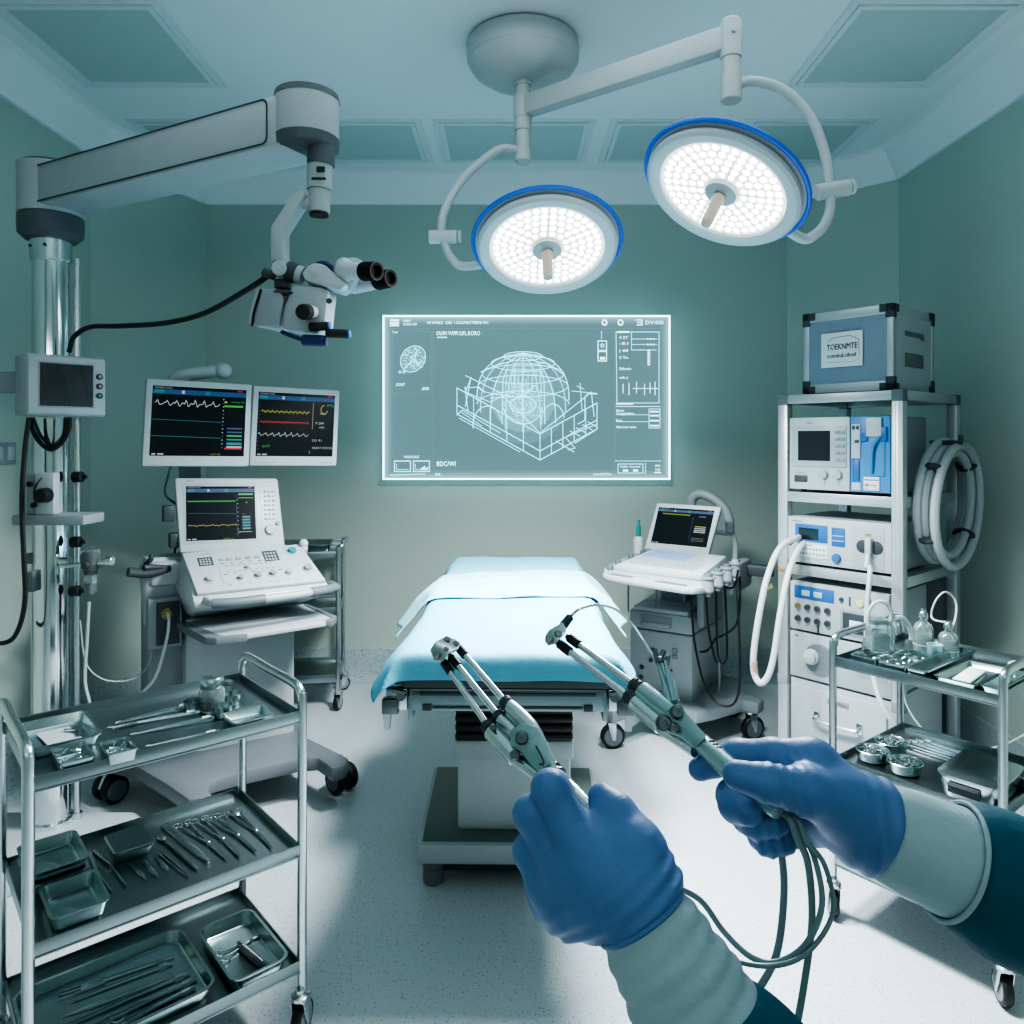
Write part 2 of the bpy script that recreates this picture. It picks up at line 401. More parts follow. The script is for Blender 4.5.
# ================================================================== lights (added fills here, surgical lamps below)
def area(name, loc, d, size, power, col=(1, 1, 1), shape='DISK', sy=None, spread=PI):
    l = bpy.data.lights.new(name, 'AREA'); l.shape = shape; l.size = size; l.energy = power; l.color = col; l.spread = spread
    if sy: l.size_y = sy
    o = bpy.data.objects.new(name, l); COL.objects.link(o); o.location = loc
    o.rotation_euler = Vector(d).to_track_quat('-Z', 'Y').to_euler(); return o
area('ceiling_glow', (0.0, 2.1, 2.95), (0, .05, -1), 2.4, 12, (.86, .96, 1), 'RECTANGLE', 1.0)  # added fill light under the ceiling, no fitting belongs to it
area('wall_washer', (0, -.7, 2.0), (0, .75, .7), 2.6, 20, (.88, .96, 1), 'RECTANGLE', .5)  # added unseen fill behind the camera, brightens ceiling and upper walls

# ================================================================== surgical light
LED = glow('led_glow', (.95, .98, 1), 7.0); LEDP = glow('led_reflector', (.85, .92, .96), 2.0)
BLUER = mat('blue_rim', (.03, .14, .62), .35); BEIGE = mat('beige_handle', (.40, .35, .28), .45)
cx, cy = .043, 2.96
t = thing('surgical_light', 'white ceiling-mounted surgical light with two round LED heads and blue rims', 'surgical light', (cx, cy, ZC))
b = MB(); b.lathe([(.20, 0), (.216, -.010), (.222, -.04), (.220, -.075), (.216, -.083)], n=48)
b.build('ceiling_mount', WHITE, t)
b = MB(); b.lathe([(.214, -.083), (.213, -.088), (.195, -.115), (.15, -.145), (.08, -.160), (.04, -.163), (.035, -.175)], n=48)
b.build('mount_cover', WHITE, t)
b = MB(); b.lathe([(.030, -.16), (.030, -.21), (.027, -.213), (.027, -.30), (.034, -.303), (.034, -.35), (.029, -.353), (.029, -.42), (.033, -.423), (.033, -.47), (.022, -.48)], n=28)
b.build('stem', WHITE, t)
W = lambda v: Vector(v)
J = P(731, 60, 2.45); J.z = 2.764
s0 = Vector((cx, cy, 2.764)); dirn = (J-s0); L = dirn.length; dirn.normalize()
b = MB(); M = plane(s0, dirn, (0, 0, 1)); 
b.box(.0, L-.02, -.042, .038, -.027, .027, .008, M=M)
b.cyl((cx, cy, 2.715), (cx, cy, 2.81), .037, bev=.004)
b.build('horizontal_arm', WHITE, t, world=True)
b = MB(); b.lathe([(.03, 2.555), (.034, 2.56), (.034, 2.64), (.029, 2.643), (.029, 2.695), (.034, 2.698), (.034, 2.815), (.028, 2.822)], (J.x, J.y, 0), n=28)
b.lathe([(.008, 0), (.008, .006), (.006, .008)], (J.x, J.y-.034, 2.77), (0, -1, 0), 12)
b.build('arm_joint', WHITE, t, world=True)
def lampyoke(name, pts, blk, ax, more):
    b = MB(); b.tube(pts, .0165, 12)
    b.tube(more, .0165, 12)
    b.cyl(blk-ax*.055, blk+ax*.055, .026, n=24, bev=.004); b.cyl(blk+ax*.057, blk+ax*.07, .024, n=24, bev=.003)
    b.build(name, WHITE, t, world=True)
c1 = P(547, 246, 2.7); n1 = Vector((.0, -.462, -.886)).normalized()
c2 = P(723, 189, 2.3); n2 = Vector((-.45, -.264, -.856)).normalized()
y1 = 2.88
lampyoke('curved_arm', [Vector((cx, cy, 2.585)), P(512, 149, 2.95), P(496, 151, 2.94), P(463, 179, 2.92), P(444, 212, y1), P(441, 236, y1)], P(443, 237, y1), Vector((1, 0, 0)),
         [P(443, 240, y1), P(450, 256, 2.88), P(462, 266, 2.88), c1-n1*.035+Vector((-.215, .13*.89, -.13*.46)), c1-n1*.045+Vector((-.12, .09*.89, -.09*.46))])
lampyoke('curved_arm', [Vector((J.x, J.y, 2.60)), P(752, 81, 2.45), P(785, 91, 2.45), P(812, 120, 2.44), P(826, 158, 2.43), P(830, 188, 2.42)], P(833, 190, 2.42), Vector((.98, 0, .16)),
         [P(831, 193, 2.42), P(829, 215, 2.42), P(817, 233, 2.42), P(795, 235, 2.42), c2-n2*.05])
def lamp_head(c, n, sc):
    M = frame_z(c, n) @ Matrix.Scale(sc, 4)
    b = MB(); b.lathe([(.03, -.07), (.10, -.062), (.20, -.04), (.252, -.012), (.263, .006), (.262, .018), (.252, .026), (.236, .027), (.216, .018), (.213, .008)], M=M, n=72, cap1=False)
    h = b.build('lamp_head', WHITE, t, world=True)
    b = MB(); b.tube([(.277*math.cos(a), .277*math.sin(a), -.014) for a in np.linspace(0, 2*PI, 72, endpoint=False)], .0085, 8, M=M, closed=True, smooth=False)
    b.lathe([(.252, -.018), (.277, -.018), (.277, -.012), (.252, -.010)], M=M, n=72, mt=1, cap0=False, cap1=False)
    b.build('blue_rim', [BLUER, WHITE], h, world=True)
    b = MB(); b.lathe([(.214, .008), (.214, .009), (.0001, .009)], M=M, n=64, mt=0, cap1=False)
    for ring, (rad, num, s) in enumerate(((.075, 14, .012), (.103, 20, .013), (.132, 26, .0135), (.161, 32, .0135), (.190, 38, .0135))):
        for k in range(num):
            a = 2*PI*(k+.5*(ring % 2))/num
            b.lathe([(s, 0), (s*.8, .003), (s*.3, .0045)], (rad*math.cos(a), rad*math.sin(a), .009), (0, 0, 1), 8, 1, M)
    for k in range(20):
        a = 2*PI*k/20; d = Vector((math.cos(a), math.sin(a), 0)); q = Vector((-d.y, d.x, 0))*.0012
        b.add([d*.06-q+Vector((0, 0, .0115)), d*.21-q+Vector((0, 0, .0115)), d*.21+q+Vector((0, 0, .0115)), d*.06+q+Vector((0, 0, .0115))], [(0, 1, 2, 3)], 2, M)
    b.build('led_panel', [LEDP, LED, OFFW], h, world=True)
    b = MB(); b.lathe([(.056, .009), (.054, .024), (.040, .030), (.030, .031)], M=M, n=32, mt=0)
    b.lathe([(.021, .03), (.022, .05), (.019, .055), (.019, .13), (.017, .15), (.010, .152)], M=M, n=20, mt=1)
    b.build('handle', [OFFW, BEIGE], h, world=True, label='beige sterile grip handle')
lamp_head(c1, n1, .96); lamp_head(c2, n2, .925)
area('surgical_lamp', c1+n1*.165, n1*.5+Vector((0, .25, -.9)), .34, 62, (.97, .99, 1), spread=R(150))
area('surgical_lamp', c2+n2*.16, n2*.6+Vector((.05, -.1, -.7)), .34, 62, (.97, .99, 1), spread=R(150))

# ================================================================== hologram display
YH = 4.40
def hp(px, py): v = P(px, py, YH); return (v.x, v.z)
hx0, hz1 = hp(383.5, 316); hx1, hz0 = hp(669.5, 479)
HM = plane((0, YH, 0), (1, 0, 0), (0, 0, 1))
t = thing('holographic_display', 'glowing translucent cyan screen with wireframe model in front of the back wall', 'display', ((hx0+hx1)/2, YH, hz0))
HG = bpy.data.materials.new('hologram_glass'); HG.use_nodes = True; nt = HG.node_tree
for n_ in list(nt.nodes):
    if n_.type == 'BSDF_PRINCIPLED': nt.nodes.remove(n_)
out = nt.nodes['Material Output']; tr = nt.nodes.new('ShaderNodeBsdfTransparent'); em = nt.nodes.new('ShaderNodeEmission'); ms = nt.nodes.new('ShaderNodeMixShader')
em.inputs[0].default_value = (.155, .285, .32, 1); em.inputs[1].default_value = 1.0; ms.inputs[0].default_value = .62
nt.links.new(tr.outputs[0], ms.inputs[1]); nt.links.new(em.outputs[0], ms.inputs[2]); nt.links.new(ms.outputs[0], out.inputs[0])
tcx = nt.nodes.new('ShaderNodeTexCoord'); sx_ = nt.nodes.new('ShaderNodeSeparateXYZ'); nt.links.new(tcx.outputs['Generated'], sx_.inputs[0])
def mth(op, a_, b_=None):
    n_ = nt.nodes.new('ShaderNodeMath'); n_.operation = op
    for i_, v_ in enumerate((a_, b_)):
        if v_ is None: continue
        if isinstance(v_, (int, float)): n_.inputs[i_].default_value = v_
        else: nt.links.new(v_, n_.inputs[i_])
    return n_.outputs[0]
ex_ = mth('MULTIPLY', mth('MINIMUM', sx_.outputs[0], mth('SUBTRACT', 1.0, sx_.outputs[0])), 1.66)
ez_ = mth('MULTIPLY', mth('MINIMUM', sx_.outputs[2], mth('SUBTRACT', 1.0, sx_.outputs[2])), .95)
fall = mth('POWER', mth('MAXIMUM', mth('SUBTRACT', 1.0, mth('DIVIDE', mth('MINIMUM', ex_, ez_), .06)), 0.0), 2.0)     # the display glows towards its rim
nt.links.new(mth('ADD', 1.3, mth('MULTIPLY', fall, 2.4)), em.inputs[1])
HL = glow('hologram_line', (.22, .74, 1.0), 3.4); HT = glow('hologram_text', (.52, .92, 1.0), 3.0); HE = glow('hologram_edge', (.45, .85, 1), 6.0); HD = glow('hologram_dim_line', (.25, .45, .5), .9)
HB = bpy.data.materials.new('hologram_core'); HB.use_nodes = True; nt = HB.node_tree
for n_ in list(nt.nodes):
    if n_.type == 'BSDF_PRINCIPLED': nt.nodes.remove(n_)
out = nt.nodes['Material Output']; tr = nt.nodes.new('ShaderNodeBsdfTransparent'); em = nt.nodes.new('ShaderNodeEmission'); ms = nt.nodes.new('ShaderNodeMixShader')
em.inputs[0].default_value = (.30, .85, 1.0, 1); em.inputs[1].default_value = 1.5; ms.inputs[0].default_value = .22
nt.links.new(tr.outputs[0], ms.inputs[1]); nt.links.new(em.outputs[0], ms.inputs[2]); nt.links.new(ms.outputs[0], out.inputs[0])
b = MB(); b.box(hx0, hx1, hz0, hz1, -.004, -.003, M=HM); b.build('glass_panel', HG, t, world=True)
b = MB(); ew = .0042
for x0, x1, z0, z1 in ((hx0-ew, hx1+ew, hz1-ew, hz1+ew), (hx0-ew, hx1+ew, hz0-ew, hz0+ew), (hx0-ew, hx0+ew, hz0, hz1), (hx1-ew, hx1+ew, hz0, hz1)):
    b.box(x0, x1, z0, z1, -.008, .002, M=HM)
b.build('glowing_edge', HE, t, world=True)
b = MB()
PX = YH/FPX
def hl(pts, w=.9, mt=0, closed=False): b.seg2([hp(*p) for p in pts], w*PX*.66, HM, mt, .001+.0004*mt, closed)
def ht(px, py, txt, h, w=None, mt=1):
    x, z = hp(px, py+h); b.text(txt, HM @ Matrix.Translation((x, z, .002)), h*PX*1.35, mt, w*PX if w else None)
def hr(x0, y0, x1, y1, mt=1):
    a = hp(x0, y1); c = hp(x1, y0); b.rect(a[0], c[0], a[1], c[1], HM, mt, .0015)
hl([(386, 328.5), (666, 328.5)], .5, 2); hl([(433.5, 329), (433.5, 475)], .6, 2); hl([(614.5, 329), (614.5, 475)], .6, 2); hl([(434, 471), (614, 471)], .5, 2)
hl([(393, 331), (431, 331), (431, 394), (393, 394)], .5, 2, True)
for y in (320.5, 323, 325.5): hr(390, y-1, 399, y+.6)
ht(403, 319.5, 'MANT', 2.4, 8); ht(403, 323, 'SURG OP', 2.4, 14)
ht(427, 321, 'HI WARO  IDEI  I COUMATTERNI W1', 3, 61)
ht(436, 331, 'OUIM WPPI LIFL.RORO', 4.2, 44); hr(437, 337, 447, 337.8)
ht(392, 331, "T'po", 2, 6); ht(396, 383, 'DOIIT', 3, 9); ht(421, 387, '.000', 3, 8)
ht(404, 455.5, 'HODULE', 2.6, 15); ht(436.5, 461, 'BDC/WI', 5, 19); ht(435, 473, 'WF. :', 3, 8)
for x0 in (394.5, 413.5):
    hl([(x0, 461), (x0+16, 461), (x0+16, 471.5), (x0, 471.5)], 1.0, 1, True)
    hl([(x0+2, 464), (x0+2, 469.5), (x0+14, 469.5)], .6, 0); 
for k in range(5): hr(404+k*0, 0, 404, 0) if False else hr(421+k*1.5, 468-(k % 3), 422+k*1.5, 470)
hl([(390, 475), (425, 474)], .8, 0)
b.build('left_sidebar_readout', [HL, HT, HD], t, world=True)
b = MB()
for x in (604.5, 620.5):
    hl([(x+2.2*math.cos(a), 322.5+2.6*math.sin(a)) for a in np.linspace(0, 2*PI, 12, endpoint=False)], 1.8, 1, True)
hl([(636, 320), (642, 320), (642, 325), (637, 325)], 1.2, 1); hr(637, 322, 641, 323)
ht(645, 320.5, 'DV:00I', 3.8, 18)
hl([(601.5, 331), (601.5, 339)], .7, 0)
for y0 in (341, 351.5):
    hl([(598, y0), (606.5, y0), (606.5, y0+9.5), (598, y0+9.5)], 1.1, 1, True)
hl([(602.3+1.6*math.cos(a), 345.5+1.6*math.sin(a)) for a in np.linspace(0, 2*PI, 8, endpoint=False)], 1.0, 0, True); hr(600, 357, 605, 359.5)
b.build('toolbar_icons', [HL, HT, HD], t, world=True)
b = MB()
hl([(616, 332), (659, 332), (659, 403), (617, 403)], .7, 0, True); hr(617, 331.2, 629, 332.8)
for y, s in ((336, '4 ST'), (342, '-E1'), (349, '| 68'), (356, 'C Tm'), (376, 'wih z')): ht(619, y, s, 2.8, 9)
ht(619, 367, 'Sislomin', 3, 12)
hl([(631.5, 332), (631.5, 350), (656, 350)], .7, 0); 
for y in (339, 344.5): hl([(632, y), (657, y)], .6, 0); [hr(647+k*3, y-.7, 648.4+k*3, y+.7) for k in range(3)]
for k in range(8): hr(647.5, 350+k*2, 650, 351.2+k*2)
for k, x in enumerate((623, 629, 636.5, 644.5, 650, 655)):
    hl([(x, 384-(k % 3)), (x, 393+(k % 2)*2)], .8, 1)
hl([(633, 388.5), (658, 388.5)], .8, 0)
hl([(616, 406.5), (660, 406.5)], .8, 0); hr(616, 403.5, 633, 404.5)
for y, s, w in ((409, 'Sbuic', 8), (412, 'Cioppaluitlon', 18), (419, 'Nav...', 8), (425.5, 'Abstroct roain', 20)): ht(616, y, s, 2.6, w)
for y in (414.8, 421.7): hl([(616, y), (649, y)], .5, 0)
hl([(649, 409), (660, 409), (660, 428), (649, 428)], .7, 0, True)
for y in (411, 415, 420, 425): hr(650, y, 659, y+1.3)
hl([(615, 461), (661, 461)], .5, 0); hl([(618, 464), (643, 464), (643, 473), (618, 473)], .8, 0, True)
ht(620, 465.5, 'Patllar Cauciod', 2, 20); hr(623, 469.5, 628, 471.5); hr(633, 469.5, 638, 471.5)
hl([(645.5, 463), (645.5, 474)], .7, 0); ht(655, 464.5, '091', 2.4, 5); ht(655, 468, '5q5', 2.4, 5); hr(654, 472, 661, 473)
ht(593, 472.5, 'ussuiuil.lru', 2.6, 18)
b.build('right_sidebar_readout', [HL, HT, HD], t, world=True)
# thumbnail organ
b = MB()
def ell(cx, cy, rx, ry, rot, n=40, a0=0, a1=2*PI):
    return [(cx+rx*math.cos(a)*math.cos(rot)-ry*math.sin(a)*math.sin(rot), cy+rx*math.cos(a)*math.sin(rot)+ry*math.sin(a)*math.cos(rot)) for a in np.linspace(a0, a1, n)]
b.add([(*hp(*p), 0) for p in ell(413, 359, 14, 11.5, -.9, 28)[:-1]], [tuple(range(27))], 1, HM)
hl(ell(413, 359, 14, 11.5, -.9), .8, 0); hl([(405, 368), (414, 359), (419, 365)], 1, 0); hl([(414, 359), (417, 350)], .7, 0)
for k in range(60):
    a, q = random.random()*2*PI, random.random()**.5
    x, y = 413+12*q*math.cos(a), 359+12*q*math.sin(a); a = random.random()*PI
    hl([(x-2*math.cos(a), y-2*math.sin(a)), (x+2*math.cos(a), y+2*math.sin(a))], .45, 0)
for x in (400, 404): hl(ell(x, 372, 1.2, 1.2, 0, 8), .7, 0)
b.build('organ_thumbnail', [HL, HB], t, world=True)
# wireframe model
b = MB()
c0 = (540, 460); va = (-83, -46); vb = (57, -31)
def iso(a, bb, h): return (c0[0]+va[0]*a+vb[0]*bb, c0[1]+va[1]*a+vb[1]*bb-h)
for h in (0, 9, 26): hl([iso(1, 0, h), iso(0, 0, h), iso(0, 1, h)], 1.0, 0)
hl([iso(1, 0, 0), iso(1, 0, 9)], .8, 0)
for k in range(6):
    hl([iso(k/5, 0, 0 if k else 0), iso(k/5, 0, 26)], .8, 0)
    hl([iso(0, k/5, 0), iso(0, k/5, 26)], .8, 0)
hl([iso(.9, 0, 26), iso(.9, .1, 38), iso(.9, 0, 12)], .8, 0)
hl([iso(.93, .05, 40), iso(.5, .02, 44), iso(0, .0, 27), iso(0, .9, 40), iso(0, .95, 14)], .9, 0)
hl([(457, 415), (462, 410), (500, 433)], .8, 0); hl([(459, 418), (520, 452)], .7, 0); hl([(461, 412), (482, 426)], .6, 0)
for a in (0, .35, .7, 1.0): hl([(580+17*a, 436-16*0-9*a), (570+18*a, 431-9*a)], .8, 0)
hl([(566, 437), (597, 424)], .7, 0); hl([(575, 443), (597, 429)], .9, 0); hl([(556, 441), (574, 452)], .8, 0); hl([(566, 438), (575, 448), (568, 450)], .8, 0)
hl([(586, 394), (597, 394)], .8, 0); hl([(572, 391), (597, 393.5)], .7, 0); hl([(585, 396), (585, 420), (578, 424)], .9, 0); hl([(580, 383), (582, 410)], .7, 0); hl([(577, 386), (584, 389)], .7, 0)
hl([(465, 388), (479, 387), (485, 393)], .8, 0); hl([(465, 387), (468, 411)], .8, 0); hl([(465, 392), (490, 402), (512, 392), (523, 396)], .8, 0)
DX, DY, RX, RZ = 523.0, 400.0, 46.0, 47.0
for lv in (0, .3, .55, .78, .93):
    q = (1-lv**2.6)**.5; hl(ell(DX, DY-RZ*lv+4*(1-lv), RX*q, 13*q, 0, 40, PI*1.0, PI*2.0) if lv < .3 else ell(DX, DY-RZ*lv, RX*q, 11*q, 0, 44), .85, 0)
for k in range(9):
    a = PI*k/8; cxk = math.cos(a)
    pts = []
    for i in range(15):
        lv = i/14; q = max(0, 1-lv**2.6)**.5
        pts.append((DX+RX*cxk*q*1.0, DY-RZ*lv+math.sin(a)*14*q+(1-lv)*math.sin(a)*18))
    hl(pts, .95 if k % 2 == 0 else .7, 0)
hl([(DX-RX+4, 372), (497, 365), (523, 358), (548, 364), (DX+RX-6, 374)], 1.0, 0)
for k in range(26):
    x = 506+random.random()*36; y0 = 362+random.random()*22; hl([(x, y0), (x+random.uniform(-1.5, 1.5), y0+random.uniform(8, 22))], .4, 0)
for y in (363, 366, 369, 372, 375): hl([(512, y), (540+random.uniform(-3, 6), y+random.uniform(-.6, .6))], .55, 0)
hl([(502, 424), (503, 380), (508, 366)], 1.0, 0); hl([(545, 424), (544, 380), (539, 366)], 1.0, 0)
hl(ell(523, 405, 13, 8, 0), 1.2, 0); hl(ell(523, 404, 20, 20, 0, 36, .2, PI-.2), 1.0, 0); hl([(523, 366), (523, 424)], .8, 0); hl([(490, 398), (523, 396), (536, 385)], .8, 0)
hl(ell(487, 424, 14, 18, .1, 24, PI*.9, PI*1.9), .9, 0); hl(ell(553, 424, 12, 20, 0, 24, PI*1.0, PI*1.9), .9, 0)
for k in range(70):
    a, q = random.random()*2*PI, random.random()**.5*20
    x, y = 523+q*math.cos(a), 402+q*.95*math.sin(a); a = random.random()*PI
    hl([(x-2.5*math.cos(a), y-2.5*math.sin(a)), (x+2.5*math.cos(a), y+2.5*math.sin(a))], .4, 0)
for k in range(60):
    a = random.random()*PI; q = random.random()**.6
    x, y = 523+44*q*math.cos(a), 398-42*q*math.sin(a); hl([(x-3, y+random.uniform(-1, 1)), (x+3, y+random.uniform(-1, 1))], .35, 2)
for i, (rx, ry, cyy) in enumerate(((46, 46, 398), (32, 34, 398), (21, 21, 402), (14, 13, 404))):
    poly = ell(523, cyy, rx, ry, 0, 37)[:-1]; b.add([(*hp(*p), -.0006-.0003*i) for p in poly], [tuple(range(36))], 1 if i else 3, HM)
HB2 = HB.copy(); HB2.name = 'hologram_haze'; [n_ for n_ in HB2.node_tree.nodes if n_.type == 'MIX_SHADER'][0].inputs[0].default_value = .10
b.build('wireframe_model', [HL, HB, HD, HB2], t, world=True)
# ================================================================== microscope on steel column
PXc, PYc = -1.69, 2.75
t = thing('surgical_microscope', 'surgical microscope on long boom arm carried by a thick polished steel column, far left', 'microscope', (PXc, PYc, 0))
b = MB(); b.prism([(-2.04, 2.30), (-1.60, 2.36), (-1.335, 2.76), (-1.42, 2.83), (-2.04, 2.83)], .05, bev=.012)
b.build('base_plate', WHITE, t, world=True)
b = MB(); b.lathe([(.076, .05), (.076, .065), (.063, .07), (.061, 2.12)], (PXc, PYc, 0), n=40)
b.build('column', CHROME, t, world=True)
b = MB(); b.cyl((PXc+.078, PYc+.03, .05), (PXc+.078, PYc+.03, 2.12), .011); b.cyl((PXc+.078, PYc+.03, .05), (PXc+.078, PYc+.03, .07), .018)
b.build('side_pipe', STEEL, t, world=True)
b = MB(); b.lathe([(.064, 2.10), (.068, 2.105), (.068, 2.19), (.085, 2.205)], (PXc, PYc, 0), n=36)
b.lathe([(.005, 0), (.005, .004)], (PXc+.02, PYc-.068, 2.15), (0, -1, 0), 10, 1); b.lathe([(.005, 0), (.005, .004)], (PXc-.043, PYc-.053, 2.15), (-.6, -.8, 0), 10, 1)
b.build('column_collar', [STEEL, BLACK], t, world=True)
b = MB(); b.lathe([(.085, 2.180), (.106, 2.200), (.108, 2.22), (.108, 2.265), (.10, 2.27)], (PXc, PYc, 0), n=40)
b.build('swivel_ring', CAPG, t, world=True)
E_ = P(307, 120, 2.17); dv = Vector((E_.x-PXc, E_.y-PYc, 0)); L = dv.length; dv.normalize()
AM = plane((PXc, PYc, 0), dv, (-dv.y, dv.x, 0))         # x along the arm, y across, z up
b = MB()
b.lathe([(.106, 2.268), (.108, 2.275), (.108, 2.430), (.11, 2.445)], (PXc, PYc, 0), n=40)
b.box(-.0, L-.02, -.085, .085, 2.280, 2.430, .02, M=AM)
b.build('boom_arm', PALE, t, world=True)
b = MB(); b.lathe([(.102, 2.443), (.096, 2.455), (.05, 2.461), (.0001, 2.462)], (PXc, PYc, 0), n=36, cap1=False); b.build('end_cap', CAPG, t, world=True)
b = MB(); SP = plane(AM @ Vector((0, -.086, 0)), dv, (0, 0, 1))
pan = [(x, z) for x, z, _ in [(p[0], p[1], 0) for p in rr((L-.10)/2, .063, .02, 0, cx=(L-.02)/2-.01, cy=2.355)]]
b.seg2(pan, .006, SP, 0, .001, closed=True); b.build('panel_seam', DARK, t, world=True)
b = MB(); b.lathe([(.088, 2.30), (.0915, 2.31), (.0915, 2.43), (.08, 2.445)], (E_.x, E_.y, 0), n=40); b.build('elbow_housing', PALE, t, world=True)
b = MB(); b.lathe([(.093, 2.428), (.090, 2.446), (.06, 2.458), (.0001, 2.461)], (E_.x, E_.y, 0), n=40, cap1=False)
b.build('elbow_cap', CAPG, t, world=True)
b = MB(); b.lathe([(.078, 2.285), (.090, 2.292), (.093, 2.318), (.090, 2.322)], (E_.x, E_.y, 0), n=40)
b.box(-.15, -.02, -.06, .06, 2.287, 2.312, .01, M=plane((E_.x, E_.y, 0), dv, (-dv.y, dv.x, 0)))
b.build('elbow_base', CAPG, t, world=True)
YM = 2.15
def mp(px, py, dy=0): return P(px, py, YM+dy)
q0 = mp(321, 140)
b = MB(); b.cyl(mp(321, 136), mp(321, 166), .039, mt=0); b.build('drop_collar', CAPG, t, world=True)
b = MB(); b.cyl(mp(320, 166), mp(319.5, 190), .036); b.cyl(mp(319.5, 190), mp(319, 213), .031, bev=.002)
b.cyl(mp(319, 213), mp(319, 216), .027, mt=1)
b.box(-.012, .012, -.042, -.034, -.008, .008, .003, 1, M=Matrix.Translation(mp(324, 174))); b.box(-.02, .02, -.040, -.034, -.003, .003, .001, 1, M=Matrix.Translation(mp(322, 183)))
b.build('drop_tube', [OFFW, BLACK], t, world=True)
# hanger
b = MB(); FMm = lambda dy: plane((0, YM+dy, CZ), (1, 0, 0), (0, 0, 1))
def m2(px, py): return ((px-512)*YM/FPX, (HOR-py)*YM/FPX)
b.prism([m2(*p) for p in [(303, 195), (309, 197), (305, 205), (287, 233), (287, 264), (275, 264), (275, 231), (295, 200)]], .07, FMm(.03), bev=.004)
b.cyl(mp(303, 202), mp(322, 206), .02); b.build('hanger_bracket', OFFW, t, world=True)
# head
b = MB(); b.cyl(mp(279, 268, .02), mp(279, 268, -.07), .021, bev=.003); b.cyl(mp(281, 269, -.02), mp(303, 276, -.02), .026, mt=0)
b.build('tilt_joint', OFFW, t, world=True)
b = MB(); b.cyl(mp(287, 271, -.02), mp(297, 274, -.02), .029, bev=.002); b.cyl(mp(263, 272, -.02), mp(275, 276, -.02), .013, bev=.002)
b.box(-.02, .02, -.02, .02, -.012, .014, .004, M=Matrix.Translation(mp(283, 285)))
b.build('joint_band', DARK, t, world=True)
b = MB()
b.prism([m2(*p) for p in [(297, 289), (322, 290), (333, 293), (329, 331), (321, 337), (288, 331), (289, 310)]], .10, FMm(.05), bev=.008)
b.build('optics_body', OFFW, t, world=True)
b = MB()
b.prism([m2(*p) for p in [(261, 290), (291, 293), (288, 329), (280, 331), (253, 325), (254, 315)]], .085, FMm(.045), bev=.006, mt=0)
b.prism([m2(*p) for p in [(270, 294), (286, 294), (290, 302), (285, 329), (262, 329), (262, 324)]], .03, FMm(-.035), bev=.004, mt=1)
b.tube([mp(261, 289, -.045), mp(254, 312, -.045), mp(252, 326, -.045)], .0035, 6, mt=2)
b.build('camera_module', [OFFW, GREY, BLACK], t, world=True)
b = MB(); b.cyl(mp(313, 312, -.05), mp(306, 312, -.085), .018, mt=1); b.cyl(mp(307, 312, -.075), mp(303, 312, -.11), .022, mt=0, bev=.003)
b.build('focus_knob', [BLACK, OFFW], t, world=True)
b = MB(); b.cyl(mp(329, 301, -.05), mp(329, 301, -.056), .008); b.build('lock_screw', DARK, t, world=True)
b = MB(); b.ball(mp(281, 292.5, -.05), (.034, .018, .008)); b.build('module_cap', DARK, t, world=True)
for a_, c_, r_ in (((309, 327), (329, 326), .0125), ((326, 333), (349, 334), .0125), ((302, 340), (325, 341), .016)):
    b = MB(); b.cyl(mp(*a_, -.06), mp(*c_, -.06), r_, mt=0, bev=.004); b.cyl(mp(c_[0]-1, c_[1], -.06), mp(c_[0]+1.5, c_[1], -.06), r_*.95, mt=1, bev=.002)
    b.build('hand_grip', [NAVY if r_ > .015 else BLACK, BLUEP if r_ < .015 else NAVY], t, world=True)
b = MB(); b.tube([mp(282, 332, -.03), mp(292, 336, -.05), mp(303, 340, -.06)], .006, 8); b.build('grip_rod', NAVY, t, world=True)
# binocular tube
b = MB(); b.ball(mp(319, 276, -.01), (.042, .05, .034)); b.prism([m2(*p) for p in [(306, 276), (318, 266), (330, 270), (352, 288), (345, 295), (322, 288), (310, 285)]], .09, FMm(.035), bev=.01)
b.ball(mp(345, 272, -.005), (.032, .05, .040))
b.cyl(mp(340, 270, -.03), mp(366, 272, -.055), .026, .023, bev=.003); b.cyl(mp(352, 286, .05), mp(380, 281, .03), .024, .022, bev=.003)
b.prism([m2(*p) for p in [(340, 262), (354, 258), (364, 262), (352, 292), (344, 290)]], .06, FMm(.04), bev=.008)
b.build('binocular_tube', WHITE, t, world=True)
b = MB(); b.tube([mp(314, 266, -.02), mp(323, 263.5, -.02), mp(333, 269, -.02), mp(341, 283, -.03)], .008, 8); b.build('dark_gasket', NAVY, t, world=True)
for A_, B_ in ((mp(363, 271.5, -.05), mp(377, 271, -.085)), (mp(377, 281, .03), mp(391, 278, -.005))):
    b = MB(); d = (B_-A_).normalized(); b.lathe([(.025, 0), (.027, .006), (.026, (B_-A_).length-.004), (.024, (B_-A_).length), (.017, (B_-A_).length), (.015, (B_-A_).length-.012), (.0001, (B_-A_).length-.012)], A_, d, 24, 0, cap1=False)
    b.tube([B_+frame_z(Vector(), d).to_3x3() @ Vector((.0245*math.cos(a), .0245*math.sin(a), 0)) for a in np.linspace(0, 2*PI, 24, endpoint=False)], .0009, 5, mt=1, closed=True, smooth=False)
    b.build('eyepiece', [mat('eyepiece_black', (.008, .009, .01), .7, spec=.2), mat('eyepiece_ring', (.20, .13, .10), .5)], t, world=True)
b = MB(); b.tube([mp(268, 276, -.01), P(245, 291, 2.2), P(205, 313, 2.32), P(165, 323, 2.4), P(120, 326, 2.5), P(90, 327, 2.58), P(74, 337, 2.64), P(69, 352, 2.66)], .0085, 8)
b.build('signal_cable', BLACK, t, world=True)
